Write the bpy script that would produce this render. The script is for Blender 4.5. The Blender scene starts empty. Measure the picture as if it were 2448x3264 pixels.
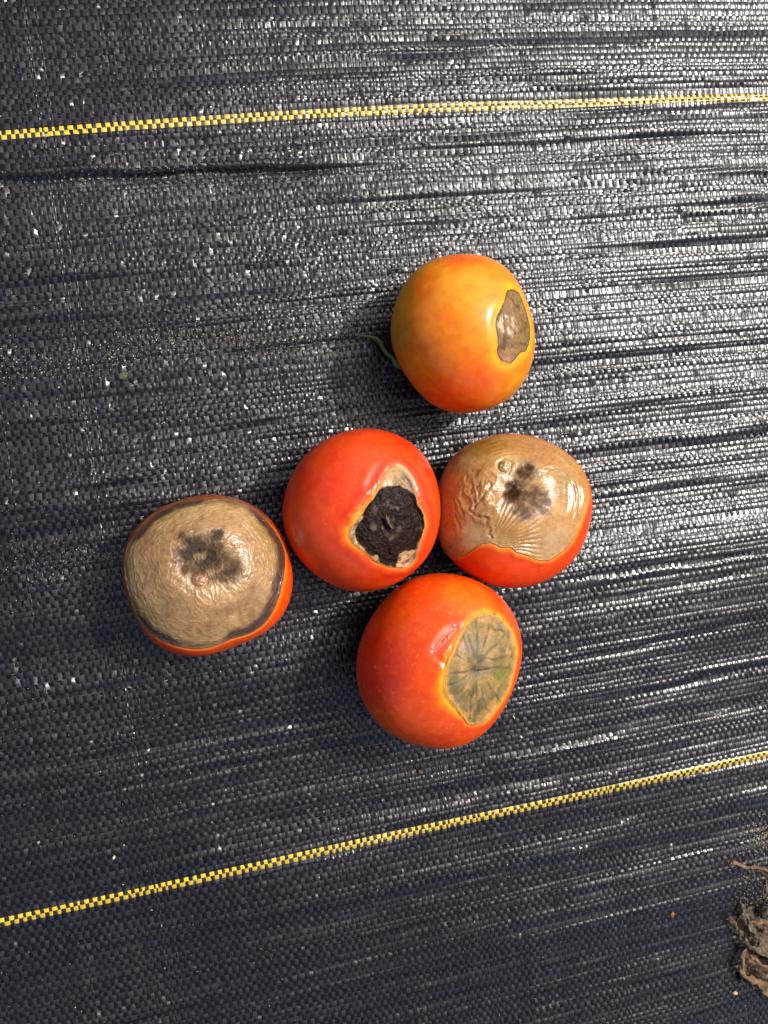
import bpy, math, random
import numpy as np
from mathutils import Matrix, Vector
R = math.radians
rng = np.random.default_rng(7)
random.seed(7)
sc = bpy.context.scene
COL = sc.collection

# ------------------------------------------------------------------ camera
# The camera looks down on the cloth from about 0.38 m.  World X runs along the warp tapes, Y across them, Z up.
FPX = 2950.0                       # focal length in photograph pixels (2448 x 3264)
Nc = np.array([-0.2203, -0.05, 0.9741])
Uc = np.array([13489., -1933., 2950.]); Uc /= np.linalg.norm(Uc)
Nc -= Uc * (Nc @ Uc); Nc /= np.linalg.norm(Nc)
UP = -Nc
Yc = np.cross(UP, Uc)
DIST = 0.3782
W2C = np.stack([Uc, Yc, UP], 1)    # world axes as camera-frame columns (camera frame: x right, y down, z forward)
C2W = W2C.T
O_c = np.array([0, 0, 1.]) * DIST / Nc[2]
CAMPOS = -(C2W @ O_c)
cam_d = bpy.data.cameras.new("camera")
cam = bpy.data.objects.new("camera", cam_d)
COL.objects.link(cam)
rx, dn, fw = C2W[:, 0], C2W[:, 1], C2W[:, 2]
M = Matrix.Identity(4)
for i in range(3):
    M[i][0] = rx[i]; M[i][1] = -dn[i]; M[i][2] = -fw[i]; M[i][3] = CAMPOS[i]
cam.matrix_world = M
cam_d.sensor_fit = 'HORIZONTAL'
cam_d.sensor_width = 36.0
cam_d.lens = 36.0 * FPX / 2448.0
cam_d.clip_start = 0.01
cam_d.clip_end = 100.0
sc.camera = cam

# ------------------------------------------------------------------ light
SUN_DIR = Vector((math.tan(R(32)), math.tan(R(16)), 1.0)).normalized()
w = bpy.data.worlds.new("World"); sc.world = w; w.use_nodes = True
nt = w.node_tree
bg = nt.nodes["Background"]
sky = nt.nodes.new("ShaderNodeTexSky")
sky.sky_type = 'NISHITA'; sky.sun_disc = False
sky.sun_elevation = math.asin(SUN_DIR.z)
sky.sun_rotation = math.atan2(SUN_DIR.x, SUN_DIR.y)
sky.air_density = 1.0; sky.dust_density = 5.0; sky.ozone_density = 1.0
nt.links.new(sky.outputs[0], bg.inputs[0])
bg.inputs[1].default_value = 0.12
sd = bpy.data.lights.new("sun", 'SUN'); sd.energy = 2.5; sd.angle = R(0.8); sd.color = (1.0, 0.98, 0.96)
so = bpy.data.objects.new("sun", sd); COL.objects.link(so)
so.rotation_euler = SUN_DIR.to_track_quat('Z', 'Y').to_euler()
so.location = (0.5, 0.4, 2)
sc.view_settings.view_transform = 'Standard'
sc.view_settings.look = 'None'
sc.view_settings.exposure = 0.7
sc.view_settings.gamma = 1.0

# ------------------------------------------------------------------ helpers
def ray(px, py):
    d = C2W @ np.array([px - 1224.0, py - 1632.0, FPX])
    return d / np.linalg.norm(d)
def on_ground(px, py, z=0.0):
    d = ray(px, py)
    t = (z - CAMPOS[2]) / d[2]
    return CAMPOS + d * t
def lin(r, g, b):
    f = lambda c: (c / 255 / 12.92) if c <= 10 else ((c / 255 + 0.055) / 1.055) ** 2.4
    return np.array([f(r), f(g), f(b)])
def sstep(a, b, x):
    t = np.clip((x - a) / (b - a), 0, 1)
    return t * t * (3 - 2 * t)
def mixc(a, b, f):
    f = np.asarray(f)[..., None]
    return a * (1 - f) + b * f
_lat = rng.random((256, 256))
def noise2(x, y, seed=0):
    x = np.asarray(x, float) + seed * 17.31; y = np.asarray(y, float) + seed * 5.77
    xi = np.floor(x).astype(int); yi = np.floor(y).astype(int)
    fx = x - xi; fy = y - yi
    fx = fx * fx * fx * (fx * (fx * 6 - 15) + 10); fy = fy * fy * fy * (fy * (fy * 6 - 15) + 10)
    s = seed * 37
    g = lambda a, b: _lat[(a + s) & 255, (b + s * 3) & 255]
    return ((g(xi, yi) * (1 - fx) + g(xi + 1, yi) * fx) * (1 - fy) + (g(xi, yi + 1) * (1 - fx) + g(xi + 1, yi + 1) * fx) * fy) * 2 - 1
_lat3 = rng.random((64, 64, 64))
def noise3(p, s, seed=0):
    q = np.asarray(p) * s + seed * 7.13 + 100
    i = np.floor(q).astype(int); f = q - i; f = f * f * (3 - 2 * f)
    o = 0
    for a in (0, 1):
        for b in (0, 1):
            for c in (0, 1):
                wgt = (f[..., 0] if a else 1 - f[..., 0]) * (f[..., 1] if b else 1 - f[..., 1]) * (f[..., 2] if c else 1 - f[..., 2])
                o = o + wgt * _lat3[(i[..., 0] + a) & 63, (i[..., 1] + b) & 63, (i[..., 2] + c) & 63]
    return o * 2 - 1
def fbm3(p, s, seed=0, n=4):
    return sum(noise3(p, s * 2 ** k, seed + k) * 0.5 ** k for k in range(n)) / 1.6

def mesh_obj(name, verts, faces, mat, parent=None, smooth=True, attrs=None):
    me = bpy.data.meshes.new(name)
    verts = np.ascontiguousarray(verts, dtype=np.float32).reshape(-1, 3)
    if isinstance(faces, np.ndarray):
        k = faces.shape[1]
        me.vertices.add(len(verts)); me.vertices.foreach_set("co", verts.ravel())
        me.loops.add(faces.size); me.loops.foreach_set("vertex_index", np.ascontiguousarray(faces, dtype=np.int32).ravel())
        me.polygons.add(len(faces))
        me.polygons.foreach_set("loop_start", np.arange(0, faces.size, k, dtype=np.int32))
        me.polygons.foreach_set("loop_total", np.full(len(faces), k, dtype=np.int32))
        me.update(calc_edges=True)
    else:
        me.from_pydata(verts.tolist(), [], faces)
    if smooth:
        me.polygons.foreach_set("use_smooth", np.ones(len(me.polygons), dtype=bool))
    for an, (typ, data) in (attrs or {}).items():
        at = me.attributes.new(an, typ, 'POINT')
        key = {'FLOAT': 'value', 'FLOAT_VECTOR': 'vector', 'FLOAT_COLOR': 'color'}[typ]
        at.data.foreach_set(key, np.ascontiguousarray(data, dtype=np.float32).ravel())
    if mat: me.materials.append(mat)
    o = bpy.data.objects.new(name, me)
    COL.objects.link(o)
    if parent: o.parent = parent
    return o
def empty(name, loc=(0, 0, 0)):
    o = bpy.data.objects.new(name, None); COL.objects.link(o); o.location = loc
    o.empty_display_size = 0.01
    return o
def tag(o, label=None, category=None, group=None, kind=None):
    if label: o['label'] = label
    if category: o['category'] = category
    if group: o['group'] = group
    if kind: o['kind'] = kind
    return o
def grid_faces(nu, nv, closed_v=False):
    a = np.arange(nu * nv).reshape(nu, nv)
    if closed_v:
        b = np.roll(a, -1, 1)
        f = np.stack([a[:-1], b[:-1], b[1:], a[1:]], -1)
    else:
        f = np.stack([a[:-1, :-1], a[:-1, 1:], a[1:, 1:], a[1:, :-1]], -1)
    return f.reshape(-1, 4)

class NT:
    """small helper for node materials"""
    def __init__(s, name):
        s.m = bpy.data.materials.new(name); s.m.use_nodes = True
        s.t = s.m.node_tree; s.b = s.t.nodes["Principled BSDF"]
    def n(s, typ, **kw):
        nd = s.t.nodes.new(typ)
        for k, v in kw.items():
            if k in nd.inputs: 
                try: nd.inputs[k].default_value = v
                except Exception: pass
            else: setattr(nd, k, v)
        return nd
    def l(s, a, b): s.t.links.new(a, b)
    def set(s, **kw):
        for k, v in kw.items():
            s.b.inputs[k.replace('_', ' ')].default_value = v
    def noise(s, vec, scale, detail=3.0, rough=0.5):
        nd = s.n("ShaderNodeTexNoise"); nd.inputs["Scale"].default_value = scale
        nd.inputs["Detail"].default_value = detail; nd.inputs["Roughness"].default_value = rough
        if vec is not None: s.l(vec, nd.inputs["Vector"])
        return nd.outputs["Fac"]
    def ramp(s, fac, stops):
        nd = s.n("ShaderNodeValToRGB"); e = nd.color_ramp.elements
        while len(e) < len(stops): e.new(0.5)
        for i, (p, c) in enumerate(stops):
            e[i].position = p; e[i].color = (*c, 1) if len(c) == 3 else c
        s.l(fac, nd.inputs[0]); return nd.outputs[0]
    def math(s, op, a, b=None, clamp=False):
        nd = s.n("ShaderNodeMath"); nd.operation = op; nd.use_clamp = clamp
        for i, v in enumerate((a, b)):
            if v is None: continue
            if hasattr(v, 'links'): s.l(v, nd.inputs[i])
            else: nd.inputs[i].default_value = v
        return nd.outputs[0]
    def mix(s, typ, f, a, b):
        nd = s.n("ShaderNodeMixRGB"); nd.blend_type = typ
        for i, v in enumerate((f, a, b)):
            if hasattr(v, 'links'): s.l(v, nd.inputs[i])
            elif i == 0: nd.inputs[0].default_value = v
            else: nd.inputs[i].default_value = (*v, 1)
        return nd.outputs[0]
    def vmul(s, v, k):
        nd = s.n("ShaderNodeVectorMath"); nd.operation = 'MULTIPLY'; s.l(v, nd.inputs[0]); nd.inputs[1].default_value = k
        return nd.outputs[0]
    def bump(s, h, dist, strength=1.0, prev=None):
        nd = s.n("ShaderNodeBump"); nd.inputs["Distance"].default_value = dist; nd.inputs["Strength"].default_value = strength
        s.l(h, nd.inputs["Height"])
        if prev is not None: s.l(prev, nd.inputs["Normal"])
        return nd.outputs[0]
    def attr(s, name):
        nd = s.n("ShaderNodeAttribute"); nd.attribute_name = name; return nd
    def pos(s):
        return s.n("ShaderNodeTexCoord").outputs["Object"]

# ------------------------------------------------------------------ materials of the cloth
def tape_material(name, base, dust, rough, ior=1.5):
    k = NT(name)
    p = k.n("ShaderNodeNewGeometry").outputs["Position"]
    info = k.n("ShaderNodeObjectInfo").outputs["Random"]
    big = k.noise(p, 55, 4, 0.6)
    fine = k.noise(p, 2200, 3, 0.6)
    d = k.math('MULTIPLY', k.ramp(big, [(0.42, (0, 0, 0)), (0.7, (1, 1, 1))]), k.ramp(fine, [(0.5, (0, 0, 0)), (0.72, (1, 1, 1))]))
    d = k.math('MULTIPLY', d, 0.10)
    c0 = k.mix('MIX', info, tuple(np.array(base) * 0.75), tuple(np.array(base) * 1.3))
    c = k.mix('MIX', d, c0, dust)
    k.l(c, k.b.inputs["Base Color"])
    r = k.math('MULTIPLY_ADD', fine, 0.16)
    r.node.inputs[2].default_value = rough - 0.08
    r2 = k.math('MULTIPLY_ADD', info, 0.12); r2.node.inputs[2].default_value = -0.06
    k.l(k.math('ADD', k.math('ADD', r, r2), k.math('MULTIPLY', d, 0.6)), k.b.inputs["Roughness"])
    b = k.bump(k.noise(k.vmul(p, (1, 1, 1)), 900, 2, 0.5), 0.00006, 0.55)
    b = k.bump(fine, 0.00004, 0.6, b)
    k.l(b, k.b.inputs["Normal"])
    k.set(IOR=ior)
    return k.m
M_TAPE = tape_material("black_polypropylene_tape", (0.0036, 0.0028, 0.0034), (0.18, 0.15, 0.11), 0.25, 1.34)
M_WEFT = tape_material("black_weft_tape", (0.0088, 0.0074, 0.0090), (0.20, 0.17, 0.13), 0.30, 1.56)
M_YELLOW = tape_material("yellow_polypropylene_tape", (0.52, 0.35, 0.015), (0.45, 0.36, 0.2), 0.36)

def soil_material():
    k = NT("dark_soil"); p = k.pos()
    k.l(k.ramp(k.noise(p, 60, 6, 0.7), [(0.3, (0.012, 0.009, 0.006)), (0.7, (0.04, 0.03, 0.02))]), k.b.inputs["Base Color"])
    k.set(Roughness=0.95); k.l(k.bump(k.noise(p, 90, 5, 0.7), 0.01), k.b.inputs["Normal"])
    return k.m
def outer_material():
    k = NT("black_cloth_outside_close_view"); p = k.pos()
    wv = k.n("ShaderNodeTexChecker"); wv.inputs["Scale"].default_value = 520
    k.l(p, wv.inputs["Vector"])
    k.l(k.mix('MIX', wv.outputs["Fac"], (0.012, 0.013, 0.017), (0.028, 0.029, 0.036)), k.b.inputs["Base Color"])
    k.set(Roughness=0.42)
    b = k.bump(wv.outputs["Fac"], 0.0002, 0.6)
    b = k.bump(k.noise(k.vmul(p, (12, 160, 1)), 1.0, 4, 0.6), 0.0015, 1.0, b)
    k.l(b, k.b.inputs["Normal"])
    return k.m

# ------------------------------------------------------------------ woven ground cloth
G = {k: on_ground(*v) for k, v in dict(tl=(0, 432), tr=(2448, 310), bl=(0, 2945), br=(2448, 2405), c00=(0, 0), c10=(2448, 0), c01=(0, 3264), c11=(2448, 3264)).items()}
V_TOP = (G['tl'][1] + G['tr'][1]) / 2
V_BOT = (G['bl'][1] + G['br'][1]) / 2
U0 = min(G['c00'][0], G['c01'][0]) - 0.014
U1 = max(G['c10'][0], G['c11'][0]) + 0.014
V0 = min(G['c01'][1], G['c11'][1]) - 0.014
V1 = max(G['c00'][1], G['c10'][1]) + 0.014

CREASES = []      # (u, v, half length, depth, width, slant)
def crease_px(x0, y0, x1, y1, depth, width):
    a, b = on_ground(x0, y0), on_ground(x1, y1)
    CREASES.append(((a[0] + b[0]) / 2, (a[1] + b[1]) / 2, (b[0] - a[0]) / 2, depth, width, (b[1] - a[1]) / max(1e-6, b[0] - a[0])))
for c in [(-300, 590, 1250, 525, 2.4, 1.5), (0, 90, 460, 85, 1.4, 1.2), (700, 195, 1700, 150, 1.6, 1.4), (0, 715, 900, 640, 1.3, 1.3),
          (900, 655, 2700, 540, 1.3, 1.2), (1200, 480, 2600, 420, 1.6, 1.4), (1150, 730, 1700, 690, 1.5, 1.1), (1224, 265, 1950, 235, 2.4, 3.0),
          (-100, 1105, 900, 1010, 1.5, 2.0), (200, 1235, 1150, 1130, 1.1, 1.5), (-100, 1600, 500, 1535, 1.8, 1.5), (-60, 1740, 400, 1660, 1.6, 1.6),
          (-60, 1365, 260, 1345, 1.2, 1.0), (400, 1440, 960, 1330, 1.6, 1.8), (860, 1375, 1300, 1330, 1.4, 1.4), (1650, 1120, 2600, 1030, 0.9, 1.2),
          (700, 2260, 1150, 2160, 1.3, 1.1), (700, 2330, 1140, 2240, 1.1, 1.1), (850, 2130, 1120, 2075, 1.3, 1.2), (1650, 1960, 2500, 1800, 1.3, 1.6),
          (1650, 2140, 2500, 1960, 1.4, 1.6), (-80, 2270, 900, 2100, 1.4, 1.6), (-80, 2480, 1100, 2280, 1.3, 1.5), (100, 2560, 1400, 2330, 1.0, 1.4),
          (1500, 2620, 2500, 2400, 1.0, 1.4), (-80, 2770, 700, 2640, 1.2, 1.6), (1100, 2880, 2500, 2600, 1.1, 2.0), (-80, 3120, 1400, 2830, 0.9, 2.0),
          (1850, 2240, 2480, 2110, 1.2, 1.5), (1200, 3230, 2500, 2950, 1.2, 2.5)]:
    crease_px(*c[:4], c[4] * (0.0007 if c[1] == 590 else 0.00026), c[5] * 0.001)
for _ in range(30):
    u = rng.uniform(U0, U1); v = rng.uniform(V0, V1)
    CREASES.append((u, v, rng.uniform(0.02, 0.07), rng.uniform(0.0002, 0.0006) * rng.choice([1, 1, -1]), rng.uniform(0.0008, 0.0016), rng.uniform(-0.02, 0.02)))

def height(u, v):
    u = np.asarray(u, float); v = np.asarray(v, float)
    warp = v + 0.0015 * noise2(u / 0.03, v / 0.03, 9)
    h = 0.0022 * noise2(u / 0.11, v / 0.06, 1) + 0.0006 * noise2(u / 0.10, warp / 0.016, 2)
    h += 0.00030 * noise2(u / 0.055, warp / 0.0062, 3) * (0.6 + 0.4 * noise2(u / 0.06, v / 0.05, 5))
    h += 0.00009 * noise2(u / 0.020, warp / 0.0036, 4)
    top = 0.55 + 0.75 * sstep(V_BOT, V_TOP, v)
    h += top * (0.00030 * noise2(u / 0.30, warp / 0.0052, 8) + 0.00016 * noise2(u / 0.16, warp / 0.0034, 10) + 0.0011 * noise2(u / 0.40, warp / 0.022, 18))
    for (cu, cv, hl, dep, wd, sl) in CREASES:
        du = (u - cu) / hl
        m = np.abs(du) < 1.15
        if not m.any(): continue
        line = cv + sl * (u - cu) + 0.0008 * noise2(u / 0.02, cv * 300 + 0 * u, 6)
        dv = (v - line) / wd
        mm = m & (np.abs(dv) < 5)
        if not mm.any(): continue
        env = 1 - sstep(0.55, 1.1, np.abs(du[mm]))
        x = dv[mm]
        h[mm] += dep * env * (0.55 * np.exp(-((x - 1.6) / 1.3) ** 2) - np.exp(-np.abs(x) ** 1.4))
    return h
def bow(u, v):
    s = np.sin(np.clip((u - G['tl'][0]) / (G['tr'][0] - G['tl'][0]), 0, 1) * math.pi)
    k = np.clip((v - V_BOT) / (V_TOP - V_BOT), -0.3, 1.3)
    return s * (0.0011 + 0.0018 * k)

# warp rows: black tapes 2.4 mm apart, with two pairs of yellow ones
YP = 0.00178
def fill(a, b):
    n = max(1, int(round((b - a) / 0.00238)))
    wd = 1 + 0.16 * rng.standard_normal(n).clip(-1.4, 1.4)
    wd *= (b - a) / wd.sum()
    return list(wd)
rows = []   # (centre, pitch, yellow)
def add_rows(a, ws, yel=False):
    for x in ws:
        rows.append((a + x / 2, x, yel)); a += x
    return a
a = add_rows(V0, fill(V0, V_BOT - YP)); a = add_rows(a, [YP, YP], True)
a = add_rows(a, fill(a, V_TOP - YP)); a = add_rows(a, [YP, YP], True)
add_rows(a, fill(a, V1))
rv = np.array([r[0] for r in rows]); rw = np.array([r[1] for r in rows]); ry = [r[2] for r in rows]
NWARP = len(rows)
# weft columns
cw = []
while sum(cw) < U1 - U0:
    t = rng.random()
    cw.append(0.00155 * (rng.uniform(0.45, 0.62) if t < 0.09 else rng.uniform(0.80, 1.0) if t < 0.4 else rng.uniform(1.0, 1.27)))
cw = np.array(cw[:298]); cb = U0 + np.concatenate([[0], np.cumsum(cw)])
NWEFT = len(cw)
print("warp tapes", NWARP, "weft tapes", NWEFT)
FR = np.array([0.0, 0.24, 0.5, 0.76]); PR = np.array([0.0, 0.88, 1.0, 0.88])
AMP = 0.00008
def row_offset(j, u):
    # each warp tape rides a little higher or lower than its neighbours and rolls along its length
    return 0.00017 * noise2(u / 0.032, j * 0.83 + 0 * u, 11) + 0.00005 * noise2(u / 0.004, j * 1.37 + 0 * u, 12)
cloth = empty("ground_cloth")
tag(cloth, kind='structure')
cloth['label'] = "black woven plastic ground cover cloth with two yellow checked lines"
uu = (cb[:-1, None] + cw[:, None] * FR[None]).ravel(); uu = np.append(uu, cb[-1])
ii = np.repeat(np.arange(NWEFT), 4)
for j in range(NWARP):
    X = np.array([-1, -0.5, 0.5, 1.0])
    sgn = np.where((ii + j) % 2 == 0, 1.0, -1.0)
    z = AMP * sgn * np.tile(PR, NWEFT); z = np.append(z, 0)
    roll = 0.20 * noise2(uu / 0.018, j * 1.9 + 0 * uu, 13) + 0.05 * noise2(uu / 0.0019, j * 2.3 + 0 * uu, 14) + 0.3 * noise2(uu / 0.006, j * 2.7 + 0 * uu, 16) ** 5
    if ry[j]: roll *= 0.35
    wid = rw[j] * 0.5 * ((0.93 if ry[j] else 1.0) + 0.03 * noise2(uu / 0.01, j * 1.1 + 0 * uu, 15))
    up = np.append(np.where(sgn > 0, 1.0, 0.86), 1.0) if not ry[j] else np.ones(len(uu))
    wid = wid * up
    U = np.repeat(uu[:, None], 4, 1)
    V = rv[j] + bow(uu, rv[j])[:, None] + X[None] * (wid * np.cos(roll))[:, None]
    droop = (0.00013 if not ry[j] else 0.00012)
    Z = height(U, V) + row_offset(j, uu)[:, None] * (0.3 if ry[j] else 1) + z[:, None] + X[None] * (wid * np.sin(roll))[:, None] - droop * X[None] ** 2
    P = np.stack([U, V, Z], -1)
    nm = "yellow_warp_tape" if ry[j] else "warp_tape"
    mesh_obj(nm, P, grid_faces(len(uu), 4), M_YELLOW if ry[j] else M_TAPE, cloth)
vb = np.concatenate([rv - rw / 2, [rv[-1] + rw[-1] / 2]])
vv = (vb[:-1, None] + rw[:, None] * FR[None]).ravel(); vv = np.append(vv, vb[-1])
jj = np.repeat(np.arange(NWARP), 4)
for i in range(NWEFT):
    X = np.array([-1, 0, 1.0])
    uc = cb[i] + cw[i] / 2
    sgn = np.where((i + jj) % 2 == 0, -1.0, 1.0)
    z = AMP * 0.9 * sgn * np.tile(PR, NWARP) - 0.00012 * np.tile(1 - PR, NWARP); z = np.append(z, -0.00012)
    off = np.array([row_offset(j, np.array([uc]))[0] * (0.3 if ry[j] else 1) for j in range(NWARP)])
    offs = np.interp(vv, rv, off)
    roll = 0.06 * noise2(vv / 0.012, i * 1.7 + 0 * vv, 21) + 0.05 * noise2(vv / 0.0024, i * 2.9 + 0 * vv, 22) + 0.4 * noise2(vv / 0.0036, i * 3.3 + 0 * vv, 24) ** 5
    wid = cw[i] * 0.5 * (0.93 + 0.05 * noise2(vv / 0.008, i * 1.3 + 0 * vv, 25))
    V = np.repeat((vv + bow(uc, vv))[:, None], 3, 1)
    drift = 0.00035 * noise2(vv / 0.03, i * 0.21 + 0 * vv, 23)
    U = uc + 0 * drift[:, None] + X[None] * (wid * np.cos(roll))[:, None]
    Z = height(U, V) + offs[:, None] + z[:, None] + X[None] * (wid * np.sin(roll))[:, None] - 0.00004 * X[None] ** 2
    mesh_obj("weft_tape", np.stack([U, V, Z], -1), grid_faces(len(vv), 3), M_WEFT, cloth)
# the same cloth going on outside the close view, coarser
def ring(name, u0, u1, v0, v1, big, mat, parent, nstep=24):
    us = np.unique(np.concatenate([np.linspace(-big, u0, nstep), np.linspace(u0, u1, 30), np.linspace(u1, big, nstep)]))
    vs = np.unique(np.concatenate([np.linspace(-big, v0, nstep), np.linspace(v0, v1, 30), np.linspace(v1, big, nstep)]))
    A, B = np.meshgrid(us, vs, indexing='ij')
    Z = height(A, B) - 0.0002
    f = grid_faces(len(us), len(vs)); P = np.stack([A, B, Z], -1).reshape(-1, 3)
    c = P[f].mean(1)
    keep = ~((c[:, 0] > u0) & (c[:, 0] < u1) & (c[:, 1] > v0) & (c[:, 1] < v1))
    return mesh_obj(name, P, f[keep], mat, parent)
oc = ring("outer_cloth", U0 + 0.001, cb[-1] - 0.001, V0 + 0.001, V1 - 0.001, 1.2, outer_material(), cloth)
oc['kind'] = 'stuff'
gs = np.linspace(-4, 4, 20); A, B = np.meshgrid(gs, gs, indexing='ij')
ground = mesh_obj("ground", np.stack([A, B, 0 * A - 0.012], -1), grid_faces(20, 20), soil_material())
tag(ground, kind='structure')

# ------------------------------------------------------------------ tomatoes
NA = 320
class Tomato:
    def __init__(s, crop, k, sil, ctop, cbot, lesion, centre, nles=110, nskin=88):
        """crop/k: origin and scale of the pixel coordinates the outline was measured in"""
        s.crop, s.k = crop, k
        sil = np.array([s.full(*p) for p in sil])
        c2 = (sil.min(0) + sil.max(0)) / 2
        rpx = (sil.max(0) - sil.min(0)).mean() / 2
        h = rpx * 0.345 / FPX * cbot * 1.0
        for _ in range(4):
            s.C = on_ground(*c2, z=h)
            pts = np.array([on_ground(*p, z=h) for p in sil]) - s.C
            view = (CAMPOS - s.C) / np.linalg.norm(CAMPOS - s.C)
            psi = np.arctan2(pts[:, 1], pts[:, 0]); rr = np.hypot(pts[:, 0], pts[:, 1])
            t = (view[0] * np.cos(psi) + view[1] * np.sin(psi)) / view[2]
            rr = rr / np.sqrt(1 + (0.9 * t) ** 2)
            a = rr.mean()
            h = a * cbot - 0.0006
        s.a, s.ct, s.cb = a, a * ctop, a * cbot
        # periodic smooth radius: low harmonics
        H = 6
        o = np.argsort(psi); psi, rr = psi[o], rr[o]
        g = np.linspace(-np.pi, np.pi, 720, endpoint=False)
        r = np.interp(g, np.concatenate([psi - 2 * np.pi, psi, psi + 2 * np.pi]), np.tile(rr, 3))
        F = np.fft.rfft(r); F[H + 1:] = 0
        s.g, s.r = g, np.fft.irfft(F, 720)
        les = np.array([s.hit(*p) for p in lesion])
        cen = s.hit(*centre)
        s.ax = cen
        e1 = np.cross([0, 0, 1.0], cen)
        if np.linalg.norm(e1) < 0.05: e1 = np.array([1.0, 0, 0])
        e1 -= cen * (e1 @ cen); e1 /= np.linalg.norm(e1); e2 = np.cross(cen, e1)
        s.e1, s.e2 = e1, e2
        s.phi = np.linspace(-np.pi, np.pi, NA, endpoint=False)
        s.tb = s.star(les)
        s.nl, s.ns = nles, nskin
    def full(s, x, y): return s.crop[0] + x / s.k, s.crop[1] + y / s.k
    def rho(s, psi): return np.interp(psi, s.g, s.r, period=2 * np.pi)
    def hit(s, x, y):
        """surface direction under a measured point"""
        px, py = s.full(x, y)
        d = ray(px, py)
        def F(t):
            p = CAMPOS + d * t - s.C
            c = s.ct if p[2] > 0 else s.cb
            return (p[0] ** 2 + p[1] ** 2) / s.rho(math.atan2(p[1], p[0])) ** 2 + (p[2] / c) ** 2 - 1
        ts = np.linspace(0.25, 0.45, 1200); fs = np.array([F(t) for t in ts])
        neg = np.where(fs < 0)[0]
        if len(neg):
            lo, hi = ts[neg[0] - 1], ts[neg[0]]
            for _ in range(30):
                m = (lo + hi) / 2
                if F(m) < 0: hi = m
                else: lo = m
            t = hi
        else: t = ts[np.argmin(fs)]
        p = CAMPOS + d * t - s.C
        c = s.ct if p[2] > 0 else s.cb
        v = np.array([math.cos(math.atan2(p[1], p[0])) * math.hypot(p[0], p[1]) / s.rho(math.atan2(p[1], p[0])),
                      math.sin(math.atan2(p[1], p[0])) * math.hypot(p[0], p[1]) / s.rho(math.atan2(p[1], p[0])), p[2] / c])
        return v / np.linalg.norm(v)
    def polar(s, d):
        th = np.arccos(np.clip(d @ s.ax, -1, 1)); ph = np.arctan2(d @ s.e2, d @ s.e1)
        return th, ph
    def star(s, dirs):
        th, ph = s.polar(dirs); o = np.argsort(ph); th, ph = th[o], ph[o]
        r = np.interp(s.phi, np.concatenate([ph - 2 * np.pi, ph, ph + 2 * np.pi]), np.tile(th, 3))
        kk = np.array([1, 3, 5, 3, 1.]); kk /= kk.sum()
        r = np.convolve(np.concatenate([r[-2:], r, r[:2]]), kk, 'valid')
        return r
    def dirs(s, TH, PH):
        return (np.cos(TH)[..., None] * s.ax + np.sin(TH)[..., None] * (np.cos(PH)[..., None] * s.e1 + np.sin(PH)[..., None] * s.e2))
    def surf(s, D):
        psi = np.arctan2(D[..., 1], D[..., 0]); q = np.hypot(D[..., 0], D[..., 1]); rh = s.rho(psi)
        c = np.where(D[..., 2] > 0, s.ct, s.cb)
        P = np.stack([q * rh * np.cos(psi), q * rh * np.sin(psi), D[..., 2] * c], -1)
        n = np.stack([P[..., 0] / rh ** 2, P[..., 1] / rh ** 2, P[..., 2] / c ** 2], -1)
        n /= np.linalg.norm(n, axis=-1, keepdims=True)
        return P, n
    def dist(s, D, x, y):
        """millimetres along the surface from a measured point"""
        c = s.hit(x, y)
        return np.arccos(np.clip(D @ c, -1, 1)) * s.a * 1000
    def warp(s, D, amt=0.08, sc=6, seed=61):
        v = np.stack([fbm3(D, sc, seed + i * 5) for i in range(3)], -1); q = D + amt * v
        return q / np.linalg.norm(q, axis=-1, keepdims=True)
    def seg(s, D, pts):
        """millimetres to a polyline of measured points, and position along it 0..1"""
        q = np.array([s.hit(*p) for p in pts])
        best = np.full(D.shape[:-1], 9.0); tt = np.zeros(D.shape[:-1])
        for i in range(len(q) - 1):
            ab = q[i + 1] - q[i]; L = ab @ ab
            t = np.clip(((D - q[i]) @ ab) / L, 0, 1)
            dd = np.linalg.norm(D - (q[i] + t[..., None] * ab), axis=-1)
            m = dd < best; best = np.where(m, dd, best); tt = np.where(m, (i + t) / (len(q) - 1), tt)
        return best * s.a * 1000, tt
    def build(s, label, skin_fn, les_fn, skin_mat, les_mat, les_label=None):
        root = empty("tomato", tuple(s.C - np.array([0, 0, s.cb])))
        tag(root, label, "tomato", "spoiled tomatoes on the black ground cloth")
        off = np.array([0, 0, s.cb])
        rag = 0.020 * noise3(np.stack([np.cos(s.phi), np.sin(s.phi), 0 * s.phi], -1), 9, 3) + 0.011 * noise3(np.stack([np.cos(s.phi), np.sin(s.phi), 0 * s.phi], -1), 22, 4)
        tb = s.tb + rag * s.tb.clip(0, 0.6)
        # rot patch
        t = np.linspace(0, 1, s.nl) ** 0.9
        T, PH = np.meshgrid(t, s.phi, indexing='ij')
        TH = T * tb[None] + 1e-5
        D = s.dirs(TH, PH); P, n = s.surf(D)
        edge = (1 - T) * tb[None] * s.a * 1000
        disp, col, rgh = les_fn(s, D, T, TH, PH, edge)
        # both meshes fall to the same height along the shared border
        disp = disp * sstep(0, 0.9, edge)
        P = P + n * (disp[..., None] * 0.001) + off
        rad = np.stack([np.cos(PH), np.sin(PH), TH * s.a * 1000], -1)
        A = {"Col": ('FLOAT_COLOR', np.concatenate([np.clip(col, 0, 1), np.ones(col.shape[:-1] + (1,))], -1)),
             "rgh": ('FLOAT', rgh), "rad": ('FLOAT_VECTOR', rad)}
        o = mesh_obj("rot_patch", P, grid_faces(s.nl, NA, True)[:, ::-1], les_mat, root, attrs=A)
        if les_label: o['label'] = les_label
        # sound skin
        t = np.linspace(0, 1, s.ns) ** 1.35
        T, PH = np.meshgrid(t, s.phi, indexing='ij')
        TH = tb[None] + (np.pi - 0.001 - tb[None]) * T
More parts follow.
